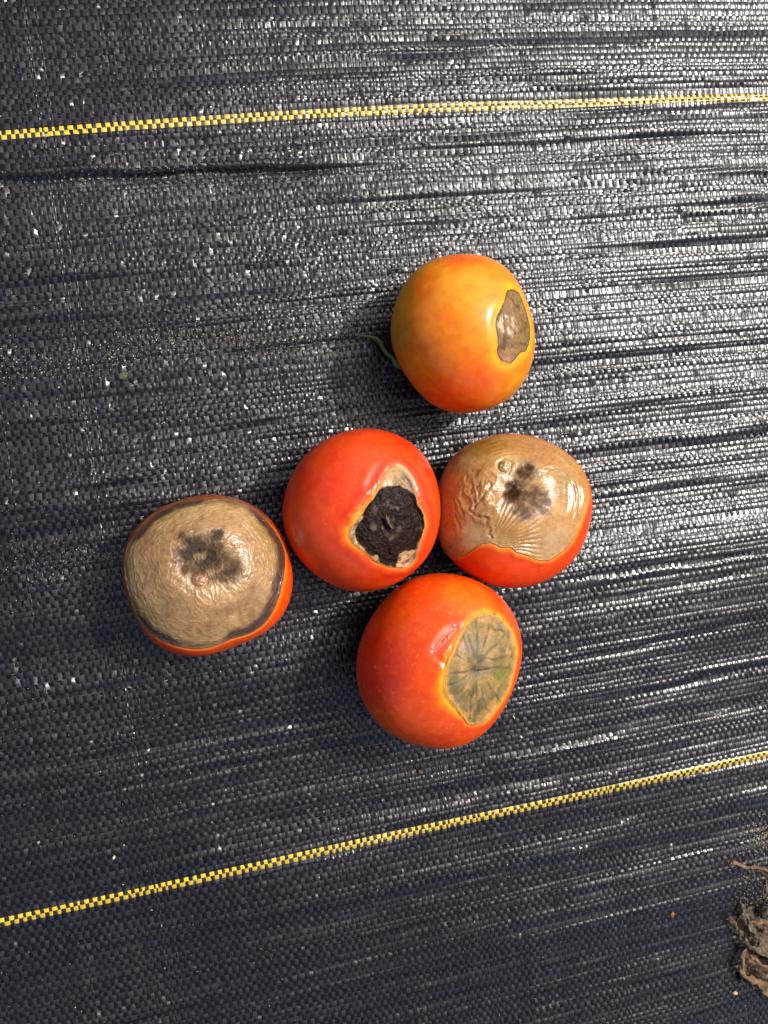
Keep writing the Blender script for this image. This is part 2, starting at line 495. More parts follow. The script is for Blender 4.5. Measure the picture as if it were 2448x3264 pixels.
        D = s.dirs(TH, PH); P, n = s.surf(D)
        edge = (TH - tb[None]) * s.a * 1000
        disp, col, rgh = skin_fn(s, D, T, TH, PH, edge)
        disp = disp * sstep(0, 0.9, edge)
        P = P + n * (disp[..., None] * 0.001) + off
        P[..., 2] = np.maximum(P[..., 2], 0.0003)
        # a hidden lip under the rot patch closes the seam
        lip = s.dirs(tb * 0.97, s.phi); Pl, nl = s.surf(lip); Pl = Pl - nl * 0.0012 + off
        P = np.concatenate([Pl[None], P]); col = np.concatenate([col[:1], col]); rgh = np.concatenate([rgh[:1], rgh])
        A = {"Col": ('FLOAT_COLOR', np.concatenate([np.clip(col, 0, 1), np.ones(col.shape[:-1] + (1,))], -1)), "rgh": ('FLOAT', rgh)}
        mesh_obj("skin", P, grid_faces(s.ns + 1, NA, True)[:, ::-1], skin_mat, root, attrs=A)
        s.root = root
        return root
    def point(s, x, y, lift=0.0):
        """world point on the tomato, relative to its root"""
        d = s.hit(x, y); P, n = s.surf(d[None]); return P[0] + n[0] * lift + np.array([0, 0, s.cb]), n[0]

def skin_material(name, sss=0.12, bump=0.00006, speck=(0.95, 0.75, 0.5)):
    k = NT(name); p = k.pos(); c = k.attr("Col").outputs["Color"]
    n1 = k.noise(p, 260, 4, 0.6)
    cc = k.mix('MULTIPLY', 0.6, c, k.ramp(n1, [(0.3, (0.78, 0.60, 0.55)), (0.7, (1.12, 1.25, 1.1))]))
    sp = k.n("ShaderNodeTexVoronoi"); sp.inputs["Scale"].default_value = 800; k.l(p, sp.inputs["Vector"])
    m = k.math('MULTIPLY', k.math('LESS_THAN', sp.outputs["Distance"], 0.10), k.math('GREATER_THAN', k.noise(p, 160, 3), 0.56))
    cc = k.mix('MIX', k.math('MULTIPLY', m, 0.42), cc, speck)
    k.l(cc, k.b.inputs["Base Color"])
    k.l(k.attr("rgh").outputs["Fac"], k.b.inputs["Roughness"])
    b = k.bump(k.noise(p, 1500, 3, 0.6), bump * 0.4, 0.5)
    b = k.bump(k.noise(p, 130, 2, 0.5), 0.0003, 0.35, b)
    k.l(b, k.b.inputs["Normal"])
    k.set(Subsurface_Weight=sss, Subsurface_Scale=0.004, IOR=1.42)
    k.b.inputs["Subsurface Radius"].default_value = (1.0, 0.35, 0.12)
    return k.m
def rot_material(name, conc=0.6, radial=0.3, cell=0.0, depth=0.00035, blotch=0.5, spec=0.5, swirl=0.0, fine=0.00012):
    k = NT(name); p = k.pos(); c = k.attr("Col").outputs["Color"]; rad = k.attr("rad").outputs["Vector"]
    n1 = k.noise(p, 330, 6, 0.7)
    n2 = k.noise(p, 1300, 3, 0.6)
    cc = k.mix('MULTIPLY', blotch, c, k.ramp(n1, [(0.3, (0.45, 0.42, 0.40)), (0.5, (0.95, 0.95, 0.95)), (0.72, (1.5, 1.42, 1.3))]))
    cc = k.mix('MULTIPLY', blotch * 0.6, cc, k.ramp(n2, [(0.35, (0.6, 0.58, 0.55)), (0.65, (1.3, 1.28, 1.25))]))
    b = k.bump(n1, depth * 1.2, 0.6)
    if conc:
        w1 = k.noise(k.vmul(rad, (5.0, 5.0, 0.9)), 1.0, 3, 0.6)
        b = k.bump(w1, depth * 2.0, conc, b)
    if radial:
        w2 = k.noise(k.vmul(rad, (13, 13, 0.10)), 1.0, 3, 0.55)
        b = k.bump(w2, depth * 1.8, radial, b)
        cc = k.mix('MULTIPLY', 0.35, cc, k.ramp(w2, [(0.35, (0.7, 0.68, 0.62)), (0.6, (1.15, 1.12, 1.08))]))
    if cell:
        vo = k.n("ShaderNodeTexVoronoi"); vo.feature = 'DISTANCE_TO_EDGE'; vo.inputs["Scale"].default_value = cell
        nn = k.n("ShaderNodeVectorMath"); nn.operation = 'MULTIPLY_ADD'; no = k.n("ShaderNodeTexNoise"); no.inputs["Scale"].default_value = 200
        k.l(p, no.inputs["Vector"]); k.l(no.outputs["Color"], nn.inputs[0]); nn.inputs[1].default_value = (0.004,) * 3; k.l(p, nn.inputs[2])
        k.l(nn.outputs[0], vo.inputs["Vector"])
        e = k.ramp(vo.outputs["Distance"], [(0.0, (0.42, 0.40, 0.42)), (0.09, (1, 1, 1))])
        cc = k.mix('MULTIPLY', k.math('MULTIPLY', k.ramp(k.noise(p, 120, 2), [(0.4, (0, 0, 0)), (0.6, (1, 1, 1))]), 0.4), cc, e)
    if swirl:
        wv = k.n("ShaderNodeTexWave"); wv.wave_type = 'RINGS'; wv.inputs["Scale"].default_value = 60; wv.inputs["Distortion"].default_value = 14
        wv.inputs["Detail"].default_value = 3; wv.inputs["Detail Scale"].default_value = 1.8; k.l(p, wv.inputs["Vector"])
        b = k.bump(wv.outputs["Fac"], swirl, 0.8, b)
    b = k.bump(n2, fine, 0.6, b)
    k.l(cc, k.b.inputs["Base Color"]); k.l(b, k.b.inputs["Normal"])
    k.l(k.attr("rgh").outputs["Fac"], k.b.inputs["Roughness"])
    k.set(IOR=1.45)
    sm = k.math('MULTIPLY_ADD', k.attr('rgh').outputs['Fac'], -2.2 * spec); sm.node.inputs[2].default_value = 1.75 * spec
    k.l(k.math('MAXIMUM', sm, 0.08 * spec), k.b.inputs['Specular IOR Level'])
    return k.m

ALB = 0.76
def A_(r, g, b): return lin(r, g, b) * ALB
def blotch(D, s, seed, lo=-0.1, hi=0.5): return sstep(lo, hi, fbm3(D, s, seed))

# ---- T1 orange tomato, top
T1 = Tomato((1120, 760), 2.592,
    [(950,128),(1100,150),(1230,225),(1340,340),(1400,450),(1450,600),(1485,740),(1495,830),(1480,960),(1440,1100),(1370,1240),(1270,1340),(1130,1415),(960,1450),(820,1440),(690,1380),(560,1290),(480,1190),(430,1080),(350,960),(318,800),(330,650),(370,500),(440,360),(550,240),(700,165),(820,135)],
    0.93, 0.93,
    [(1290,425),(1340,425),(1385,445),(1420,530),(1450,620),(1470,700),(1478,780),(1465,870),(1440,930),(1400,940),(1360,990),(1320,1030),(1270,1025),(1220,1000),(1205,930),(1212,880),(1205,800),(1190,730),(1200,640),(1230,590),(1260,530),(1275,470)],
    (1335, 740), 80, 110)
def t1_skin(s, D, T, TH, PH, e):
    c = np.broadcast_to(A_(244, 126, 14), D.shape).copy()
    c = mixc(c, A_(226, 150, 20), blotch(D, 1.6, 1, -0.3, 0.6) * 0.7)
    c = mixc(c, A_(246, 84, 14), (1 - sstep(2, 22, s.dist(D, 850, 1340))) * 0.95)
    c = mixc(c, A_(240, 100, 22), (1 - sstep(2, 12, s.dist(D, 900, 170))) * 0.9)
    c = mixc(c, A_(242, 92, 14), (1 - sstep(3, 10, s.dist(D, 620, 380))) * 0.55)
    c = mixc(c, A_(186, 128, 30), (1 - sstep(2, 13, s.dist(D, 400, 800))) * 0.75)
    c = mixc(c, A_(242, 92, 16), (1 - sstep(2, 15, s.dist(D, 1050, 1150))) * 0.7)
    c = mixc(c, A_(250, 160, 26), (1 - sstep(3, 15, s.dist(D, 960, 400))) * 0.75)
    c = mixc(c, A_(250, 178, 30), blotch(D, 9, 5, 0.0, 0.6) * 0.22)
    c = mixc(c, A_(232, 164, 22), 0.9 - 0.9 * sstep(0.4, 6.0, e + 0.8 * noise3(D, 9, 3)))
    d = 0.5 * noise3(D, 1.6, 6) - 0.35 * (1 - sstep(0, 2.5, e)) + 0.10 * np.exp(-((e - 3.4) / 2.0) ** 2)
    return d, c, np.full(e.shape, 0.29) + 0.05 * noise3(D, 5, 2)
def t1_les(s, D, T, TH, PH, e):
    c = np.broadcast_to(A_(138, 106, 66), D.shape).copy()
    c = mixc(c, A_(214, 194, 162), blotch(D * [1.6, 0.8, 1], 13, 11, -0.1, 0.3) * (1 - sstep(3, 7, s.dist(D, 1300, 700))) * 0.9)
    c = mixc(c, A_(80, 58, 38), blotch(D, 12, 12, 0.1, 0.4) * 0.7)
    c = mixc(c, A_(120, 96, 40), 1 - sstep(1, 4.5, s.dist(D, 1440, 720)))
    c = mixc(c, A_(92, 62, 38), (1 - sstep(0.2, 1.2, e)) * 0.8)
    c = mixc(c, A_(172, 122, 84), (1 - sstep(1, 4, s.dist(D, 1290, 980))) * 0.7)
    d = -0.55 * sstep(0, 2.5, e) + 0.25 * fbm3(D, 14, 8)
    return d, c, np.full(e.shape, 0.5)
# ---- T2 red tomato with the black patch
T2 = Tomato((860, 1320), 2.860,
    [(870,130),(1050,150),(1220,220),(1370,340),(1470,480),(1530,680),(1540,850),(1530,1030),(1490,1170),(1420,1290),(1310,1410),(1200,1500),(1080,1570),(900,1610),(750,1620),(600,1580),(450,1490),(330,1390),(220,1260),(150,1120),(110,950),(110,820),(150,660),(230,480),(350,350),(500,230),(680,155)],
    0.90, 0.90,
    [(1150,495),(1210,510),(1265,570),(1300,640),(1330,740),(1350,820),(1390,890),(1415,970),(1400,1070),(1370,1150),(1350,1240),(1320,1330),(1260,1395),(1180,1395),(1080,1385),(990,1350),(920,1290),(840,1230),(770,1190),(735,1120),(735,1030),(790,990),(850,900),(890,830),(950,760),(1010,660),(1050,570),(1100,510)],
    (1100, 980), 120, 90)
T2_inner = T2.star(np.array([T2.hit(*p) for p in [(1030,680),(1150,660),(1260,690),(1320,760),(1345,850),(1383,900),(1405,970),(1390,1080),(1360,1150),(1330,1240),(1250,1250),(1180,1290),(1170,1375),(1060,1375),(1010,1340),(1000,1290),(940,1290),(870,1225),(805,1160),(790,1060),(860,960),(875,870),(940,790),(990,730)]]))
def t2_skin(s, D, T, TH, PH, e):
    c = np.broadcast_to(A_(238, 74, 18), D.shape).copy()
    c = mixc(c, A_(226, 42, 12), blotch(D, 1.8, 21) * 0.6)
    c = mixc(c, A_(240, 110, 40), sstep(0.25, 0.6, fbm3(D, 24, 28, 2)) * 0.22)
    c = mixc(c, A_(240, 88, 34), (1 - sstep(3, 15, s.dist(D, 900, 420))) * 0.30)
    c = mixc(c, A_(206, 44, 28), np.exp(-((e - 5.5) / 1.6) ** 2) * sstep(-0.2, 0.4, noise3(D, 3, 25) + 0.3 * D[..., 0]) * 0.6)
    lft = 1 - sstep(4, 12, s.dist(D, 800, 1020))
    wdt = 1.5 + 2.0 * lft + 1.1 * noise3(D, 5, 22)
    ew = e + 0.35 * noise3(D, 16, 109) + 0.2 * noise3(D, 34, 110)
    c = mixc(c, A_(244, 112, 18), (1 - sstep(wdt * 0.4, wdt * 1.7, ew)) * 0.85)
    c = mixc(c, A_(236, 166, 46), (1 - sstep(wdt * 0.1, wdt * 0.85, ew)) * 0.85)
    c = mixc(c, A_(222, 176, 120), (1 - sstep(0.1, 0.8, e)) * (1 - sstep(4, 9, s.dist(D, 1100, 480))) * 0.9)
    ov, _ = s.seg(D, [(915, 650), (960, 560), (1010, 490)])
    c = mixc(c, A_(226, 60, 40), (1 - sstep(0.6, 1.8, ov)) * 0.6)
    d = 0.45 * noise3(D, 1.7, 26) - 0.6 * (1 - sstep(0, 3.0, e)) + (0.16 + 0.2 * noise3(D, 4, 27)) * np.exp(-((e - 3.6) / 2.0) ** 2)
    d += -0.5 * np.exp(-(ov / 1.9) ** 2) + 0.12 * np.exp(-((ov - 3.2) / 1.0) ** 2)
    cr, _ = s.seg(D, [(740, 910), (820, 880), (880, 800), (920, 710)])
    d += -0.35 * np.exp(-(cr / 0.45) ** 2)
    cr, _ = s.seg(D, [(700, 970), (670, 1070), (690, 1190)])
    d += -0.25 * np.exp(-(cr / 0.9) ** 2)
    return d, c, np.full(e.shape, 0.30) + 0.05 * noise3(D, 5, 2)
def t2_les(s, D, T, TH, PH, e):
    ti = T2_inner[None] * (1.05 + 0.03 * noise3(D, 14, 33)); inn = (ti - TH) * s.a * 1000
    c = np.broadcast_to(A_(186, 148, 104), D.shape).copy()
    c = mixc(c, A_(150, 132, 118), blotch(D, 8, 34, 0, 0.4) * 0.8)
    c = mixc(c, A_(232, 206, 176), (1 - sstep(0.6, 2.2, s.dist(D, 1085, 630))) * 0.9)
    c = mixc(c, A_(96, 72, 48), blotch(D, 16, 36, 0.1, 0.4) * 0.7)
    blk = np.broadcast_to(A_(38, 23, 16), D.shape).copy()
    blk = mixc(blk, A_(96, 78, 58), blotch(D, 11, 31, 0.12, 0.5) * (1 - sstep(3, 9, s.dist(D, 1100, 1000))) * 0.9)
    blk = mixc(blk, A_(104, 100, 98), blotch(D, 15, 35, 0.2, 0.5) * (1 - sstep(3, 8, s.dist(D, 1080, 900))) * 0.7)
    for (x, y, r) in [(975, 860, 1.3), (1150, 965, 0.9), (1120, 1140, 1.3), (1130, 850, 1.2), (1200, 1060, 1.4), (950, 1040, 1.6), (1090, 790, 1.0)]:
        blk = mixc(blk, A_(112, 98, 80), (1 - sstep(r * 0.3, r * 1.2, s.dist(D, x, y))) * 0.5)
    cc, _ = s.seg(D, [(1075, 930), (1100, 1000), (1130, 1050)])
    blk = mixc(blk, A_(150, 118, 70), np.exp(-(cc / 0.35) ** 2) * 0.7)
    c = mixc(c, blk, sstep(-0.1, 0.35, inn))
    c = mixc(c, A_(50, 36, 26), (1 - sstep(0.05, 0.35, e)) * 0.6)
    ce, _ = s.seg(D, [(1045, 980), (1080, 1040), (1110, 1080)])
    c = mixc(c, A_(18, 12, 10), np.exp(-(ce / 0.45) ** 2))
    d = -0.9 * sstep(0, 1.6, e) - 0.5 * sstep(-0.3, 0.8, inn) + (0.5 * fbm3(D, 10, 38, 4) + 0.35 * fbm3(D, 32, 41, 3)) * sstep(0, 1, inn)
    rdg = np.abs(noise3(D, 9, 39)); d += 0.45 * (0.35 - rdg.clip(0, 0.35)) * sstep(0, 1, inn)
    d += -1.1 * np.exp(-(ce / 0.6) ** 2) + 0.7 * np.exp(-(cc / 0.5) ** 2) - 1.0 * np.exp(-(TH * s.a * 1000 / 5.0) ** 2)
    r = np.where(inn > 0, 0.46, 0.6) + 0.12 * noise3(D, 12, 40)
    return d, c, r
# ---- T3 brown wrinkled tomato, right
T3 = Tomato((1340, 1340), 2.765,
    [(800,115),(950,135),(1100,180),(1240,250),(1360,350),(1450,480),(1490,600),(1505,750),(1490,900),(1440,1080),(1350,1220),(1230,1340),(1080,1420),(900,1460),(720,1465),(580,1445),(430,1370),(300,1270),(200,1170),(130,1040),(126,950),(128,800),(140,620),(160,520),(200,420),(290,300),(400,220),(520,155),(660,120)],
    0.80, 0.80,
    [(200,1160),(330,1220),(400,1190),(470,1130),(550,1080),(620,1080),(700,1120),(790,1120),(860,1170),(950,1200),(1050,1240),(1140,1240),(1200,1200),(1290,1130),(1350,1050),(1390,950),(1430,850),(1460,740),(1478,660),(1460,560),(1420,450),(1370,380),(1280,300),(1150,215),(1000,165),(850,140),(700,140),(550,175),(400,245),(290,335),(215,430),(180,540),(165,700),(155,850),(150,980),(165,1080)],
    (850, 620), 130, 64)
def t3_skin(s, D, T, TH, PH, e):
    c = np.broadcast_to(A_(244, 74, 12), D.shape).copy()
    c = mixc(c, A_(226, 42, 12), blotch(D, 2, 41) * 0.5)
    c = mixc(c, A_(244, 120, 26), (1 - sstep(0.6, 3.6, e + 0.5 * noise3(D, 6, 42))) * 0.85)
    c = mixc(c, A_(226, 150, 60), (1 - sstep(0.1, 1.2, e)) * 0.6)
    ups = sstep(-0.1, 0.4, D[..., 1])
    c = mixc(c, A_(186, 112, 40), ups * (1 - sstep(4, 14, e)) * 0.85)
    ring_, _ = s.seg(D, [(200, 1160), (215, 1215), (270, 1245), (330, 1225)])
    c = mixc(c, A_(130, 40, 20), np.exp(-(ring_ / 0.35) ** 2) * 0.7)
    d = 0.4 * noise3(D, 1.7, 46) + 0.2 * np.exp(-((e - 1.6) / 1.2) ** 2)
    return d, c, np.full(e.shape, 0.28) + 0.05 * noise3(D, 5, 2)
FAN = T3.hit(600, 1090)
FANC = T3.hit(1000, 950)
def t3_les(s, D, T, TH, PH, e):
    Dn = s.warp(D, 0.07, 9)
    c = np.broadcast_to(A_(186, 134, 66), D.shape).copy()
    c = mixc(c, A_(208, 168, 104), blotch(D, 3, 51) * 0.6)
    c = mixc(c, A_(150, 112, 40), (1 - sstep(3, 12, s.dist(Dn, 560, 230))) * 0.8)
    c = mixc(c, A_(160, 128, 62), (1 - sstep(3, 9, s.dist(Dn, 1290, 560))) * 0.9)
    c = mixc(c, A_(168, 104, 50), (1 - sstep(4, 12, s.dist(Dn, 1100, 300))) * 0.6)
    c = mixc(c, A_(208, 110, 52), (1 - sstep(2, 8, s.dist(Dn, 240, 850))) * 0.5)
    c = mixc(c, A_(186, 150, 108), (1 - sstep(2, 12, s.dist(Dn, 1150, 1050))) * 0.45 * sstep(-0.5, 0.3, noise3(D, 6, 52)))
    pur = np.maximum.reduce([(1 - sstep(3, 9.0, s.dist(Dn, 850, 620))), (1 - sstep(2.5, 7.5, s.dist(Dn, 1060, 700))), (1 - sstep(2, 6.5, s.dist(Dn, 940, 450))), (1 - sstep(2, 6, s.dist(Dn, 900, 800)))])
    pur = np.clip(pur + 0.35 * fbm3(D, 8, 53) * (pur > 0.02), 0, 1)
    pur = np.clip(pur * (1 + 0.9 * fbm3(D, 15, 56)), 0, 1)
    c = mixc(c, A_(94, 66, 46), pur * 0.92)
    drk = np.maximum((1 - sstep(0.5, 7.5, s.dist(Dn, 840, 600))) * 0.9, (1 - sstep(0.5, 6.0, s.dist(Dn, 935, 440))) * 0.75, (1 - sstep(0.5, 4.0, s.dist(Dn, 1060, 770))) * 0.6)
    drk = np.clip(drk * (0.95 + 1.1 * fbm3(D, 20, 54)), 0, 1)
    c = mixc(c, A_(30, 20, 12), drk * 0.9)
    c = mixc(c, A_(84, 74, 60), (1 - sstep(0.6, 2.6, s.dist(Dn, 1060, 780))) * 0.7)
    sc_ = s.dist(s.warp(D, 0.03, 14, 40), 742, 400)
    c = mixc(c, A_(158, 136, 76), (1 - sstep(1.3, 2.2, sc_)) * 0.9)
    c = mixc(c, A_(70, 54, 34), np.exp(-((sc_ - 2.1) / 0.35) ** 2) * blotch(D, 10, 57, -0.4, 0.2) * 0.8)
    c = mixc(c, A_(120, 72, 36), (1 - sstep(0.1, 0.9, e)) * 0.6 * sstep(-0.5, 0.1, noise3(D, 3, 55)))
    c = mixc(c, A_(220, 110, 44), (1 - sstep(0.4, 3.0, e)) * (1 - sstep(8, 14, s.dist(Dn, 200, 900))) * 0.8)
    # fan of folds that runs out of the notch in the border, and loose folds on the left
    v = D - FAN
    g1 = FANC - FAN; g1 -= FAN * (g1 @ FAN); g1 /= np.linalg.norm(g1); g2 = np.cross(FAN, g1)
    x1, x2 = v @ g1, v @ g2
    ang = np.arctan2(x2, x1); rr = np.hypot(x1, x2) * s.a * 1000
    mask = sstep(0.8, 4, rr) * (1 - sstep(15, 22, rr)) * (1 - sstep(0.75, 1.15, np.abs(ang))) * (1 - sstep(3, 6, 6 * (D @ s.ax > 0.995)))
    mask *= sstep(3.5, 7, s.dist(D, 850, 620))
    wob = ang * 26 + 2.2 * fbm3(D, 3.5, 58) + 0.05 * rr
    d = 0.42 * mask * (np.abs(np.sin(wob)) ** 0.7 - 0.5) * sstep(0, 9, rr)
    lf = (1 - sstep(8, 13, s.dist(D, 520, 640)))
    q = D.copy(); q = q + 0.12 * np.stack([noise3(D, 5, 61), noise3(D, 5, 62), noise3(D, 5, 63)], -1)
    nn = np.abs(noise3(q * np.array([1.0, 0.45, 1.0]), 9, 64)); d += lf * (1.0 * (0.45 - nn.clip(0, 0.45)) - 0.1)
    nn = np.abs(noise3(q, 17, 66)); d += lf * 0.5 * (0.4 - nn.clip(0, 0.4))
    rt = (1 - sstep(5, 9, s.dist(D, 1180, 520)))
    nn = np.abs(noise3(q, 12, 65)); d += rt * 0.9 * (0.4 - nn.clip(0, 0.4))
    rg = (1 - sstep(5, 9, s.dist(D, 1370, 700)))
    pc = np.stack([np.cos(PH) * 2.2, np.sin(PH) * 2.2, (TH * s.a * 1000 + 1.5 * noise3(D, 3, 94)) * 0.95], -1)
    d += rg * 0.55 * noise3(pc, 1.0, 67)
    tp = (1 - sstep(8, 14, s.dist(D, 800, 230)))
    d += tp * 0.22 * noise3(pc, 1.0, 68)
    d += -2.3 * np.exp(-(s.dist(D, 870, 600) / 7.0) ** 2) + 0.8 * np.exp(-((TH * s.a * 1000 - 13) / 4.0) ** 2) * 0.8
    d += 0.5 * fbm3(D, 16, 69) * np.exp(-(s.dist(D, 860, 600) / 5.0) ** 2)
    d += 0.5 * noise3(D, 34, 59) * np.exp(-(sc_ / 2.2) ** 2) + 0.25 * np.exp(-(sc_ / 1.7) ** 2) - 0.6 * np.exp(-((sc_ - 2.6) / 0.6) ** 2)
    d += 0.25 * noise3(D, 3, 70) + 0.25 * (1 - sstep(0.2, 1.4, e))
    for (x, y, a_) in [(450, 500, 0.5), (540, 470, 0.5), (560, 600, 0.5), (350, 760, 0.4), (620, 740, 0.45)]:
        d += a_ * np.exp(-(s.dist(D, x, y) / 1.6) ** 2)
    for pts, a_ in [([(570, 880), (600, 960), (615, 1050)], -0.5), ([(430, 760), (500, 840), (570, 880)], -0.45), ([(330, 700), (350, 780), (385, 835)], -0.45),
                    ([(480, 740), (540, 690), (600, 640), (640, 600)], -0.5), ([(440, 640), (470, 580), (520, 550)], -0.4), ([(290, 700), (300, 850), (350, 960)], -0.3)]:
        q_, _ = s.seg(Dn, pts); a_ *= 0.75; d += a_ * np.exp(-(q_ / 0.5) ** 2) - a_ * 0.7 * np.exp(-((q_ - 1.3) / 0.9) ** 2)
    r = np.full(e.shape, 0.24) + 0.4 * drk + 0.34 * pur + 0.06 * noise3(D, 11, 72) + 0.05 * noise3(D, 6, 71)
    return d, c, r
# ---- T4 tan tomato, left
T4 = Tomato((360, 1540), 2.676,
    [(820,97),(1000,115),(1150,170),(1290,260),(1400,380),(1480,520),(1520,650),(1535,800),(1520,950),(1470,1080),(1380,1200),(1250,1300),(1080,1370),(900,1430),(750,1480),(640,1485),(520,1450),(400,1370),(300,1300),(200,1170),(140,1020),(90,830),(72,680),(90,570),(150,450),(240,340),(380,230),(540,150),(680,115)],
    0.74, 0.78,
    [(820,140),(1000,140),(1150,200),(1270,295),(1370,400),(1440,520),(1468,640),(1462,760),(1440,880),(1400,1000),(1340,1130),(1270,1220),(1150,1290),(1000,1330),(900,1380),(750,1415),(600,1400),(470,1360),(330,1280),(215,1150),(155,1000),(112,830),(98,690),(118,560),(178,460),(270,350),(400,245),(540,180),(700,145)],
    (790, 690), 130, 60)
def t4_skin(s, D, T, TH, PH, e):
    c = np.broadcast_to(A_(240, 80, 14), D.shape).copy()
    c = mixc(c, A_(216, 44, 12), (1 - sstep(5, 16, s.dist(D, 560, 1470))) * 0.8)
    c = mixc(c, A_(238, 122, 16), (1 - sstep(0.5, 4.0, e + 0.6 * noise3(D, 5, 72))) * 0.85)
    c = mixc(c, A_(160, 90, 30), (1 - sstep(0.0, 1.0, e)) * 0.6)
    ups = 1 - sstep(-0.15, 0.25, D[..., 0] * 0.55 - D[..., 1] * 0.85)
    c = mixc(c, A_(126, 66, 32), ups * (1 - sstep(4, 16, e)) * 0.9)
    d = 0.4 * noise3(D, 1.7, 76) + 0.15 * np.exp(-((e - 1.6) / 1.2) ** 2)
    return d, c, np.full(e.shape, 0.28) + 0.05 * noise3(D, 5, 2)
def t4_les(s, D, T, TH, PH, e):
    Dn = s.warp(D, 0.055, 10)
    rmm = TH * s.a * 1000
    c = np.broadcast_to(A_(166, 128, 80), D.shape).copy()
    c = mixc(c, A_(194, 158, 108), blotch(D, 3, 81) * 0.6)
    c = mixc(c, A_(136, 96, 54), blotch(D, 5, 82, -0.1, 0.5) * 0.55)
    c = mixc(c, A_(150, 122, 68), (1 - sstep(5, 14, s.dist(Dn, 300, 1150))) * 0.75)
    c = mixc(c, A_(150, 122, 62), (1 - sstep(4, 11, s.dist(Dn, 480, 230))) * 0.8)
    c = mixc(c, A_(150, 118, 60), (1 - sstep(2, 10, s.dist(Dn, 1320, 420))) * 0.8)
    c = mixc(c, A_(176, 128, 80), (1 - sstep(4, 12, s.dist(Dn, 1000, 380))) * 0.35)
    c = mixc(c, A_(138, 102, 62), (1 - sstep(2.0, 6.5, e)) * sstep(-0.3, 0.3, noise3(D, 2.2, 84)) * 0.6)
    # meridian streaks in the outer half
    for pts in [[(735, 160), (750, 260), (770, 360)], [(560, 190), (590, 290)], [(820, 1090), (820, 1320)], [(1060, 1000), (1090, 1140), (1110, 1220)], [(1240, 860), (1300, 960), (1340, 1080)], [(970, 1060), (990, 1200)], [(1180, 900), (1250, 1030), (1290, 1130)]]:
        q_, _ = s.seg(D, pts); c = mixc(c, A_(120, 88, 56), np.exp(-(q_ / 0.75) ** 2) * 0.45)
    low = np.maximum.reduce([(1 - sstep(2, 9, s.dist(Dn, *p))) for p in [(1250, 1200), (1340, 1080), (1430, 850), (1100, 1290), (420, 1310), (300, 1240), (1440, 640), (1400, 470), (1300, 330), (640, 160), (420, 250), (250, 380)]])
    dk = np.clip((1 - sstep(0.8, 5.0 + 7.0 * low, e + 1.8 * noise3(D, 5, 86))) * (0.55 + low), 0, 1)
    c = mixc(c, A_(70, 46, 40), dk * 0.92)
    c = mixc(c, A_(110, 62, 40), (1 - sstep(0.1, 1.0, e)) * 0.8)
    gm = np.maximum.reduce([(1 - sstep(r * 0.15, r * 1.4, s.dist(Dn, x, y))) for x, y, r in [(640, 600, 5.0), (740, 500, 5.0), (850, 570, 5.2), (890, 450, 3.6), (610, 720, 2.6), (1020, 730, 4.6), (930, 790, 3.6), (740, 740, 4.2), (840, 680, 4.4), (640, 480, 3.6), (950, 640, 3.6)]])
    gm = np.clip(gm * (1.25 + 0.7 * fbm3(D, 13, 88)), 0, 1)
    c = mixc(c, A_(76, 58, 38), gm * 0.9)
    dr = np.maximum.reduce([(1 - sstep(r * 0.1, r * 1.15, s.dist(Dn, x, y))) for x, y, r in [(630, 610, 4.6), (690, 510, 4.4), (830, 610, 4.6), (760, 670, 4.2), (900, 440, 2.6), (1010, 740, 2.4), (760, 560, 4.0)]])
    dr = np.clip(dr * (1.25 + 1.0 * fbm3(D, 18, 89)), 0, 1)
    c = mixc(c, A_(36, 28, 20), dr * 0.75)
    c = mixc(c, A_(132, 100, 52), (1 - sstep(0.8, 2.2, s.dist(Dn, 775, 600))) * 0.6)
    c = mixc(c, A_(150, 104, 74), (1 - sstep(1.4, 2.8, s.dist(Dn, 725, 830))) * 0.9)
    q_ = s.dist(D, 730, 820)
    c = mixc(c, A_(54, 46, 34), np.exp(-((q_ - 2.9) / 0.4) ** 2) * sstep(0.1, -0.5, noise3(D, 4, 90)) * 0.8)
    d = -2.4 * np.exp(-(s.dist(D, 790, 660) / 7.5) ** 2) + 0.9 * np.exp(-((rmm - 14) / 5.0) ** 2)
    qn = D + 0.10 * np.stack([noise3(D, 5, 61), noise3(D, 5, 62), noise3(D, 5, 63)], -1)
    cen = 1 - sstep(12, 19, rmm)
    nn = np.abs(noise3(qn, 21, 91)); d += (0.34 + 0.14 * cen) * (0.4 - nn.clip(0, 0.4)) * 1.2
    nn = np.abs(noise3(qn, 42, 92)); d += (0.22 + 0.10 * cen) * (0.4 - nn.clip(0, 0.4))
    d += 0.45 * fbm3(D, 15, 93) * np.exp(-(s.dist(D, 750, 620) / 5.5) ** 2)
    d += 0.75 * np.exp(-(q_ / 2.0) ** 2) - 0.5 * np.exp(-((q_ - 3.0) / 0.6) ** 2)
    d += 0.4 * (1 - sstep(0.3, 2.0, e)) + 0.3 * noise3(D, 2.5, 95)
    pc = np.stack([np.cos(PH) * 4.5, np.sin(PH) * 4.5, (rmm + 1.5 * noise3(D, 3, 94)) * 0.9], -1)
    d += 0.05 * noise3(pc, 1.0, 96) * sstep(10, 15, rmm) * sstep(0.5, 2, e) * sstep(-0.3, 0.4, noise3(D, 2.6, 97))
    r = np.full(e.shape, 0.27) + 0.38 * gm - 0.10 * dk - 0.10 * (1 - sstep(4, 12, s.dist(D, 1280, 880))) + 0.05 * noise3(D, 6, 71)
    return d, c, r
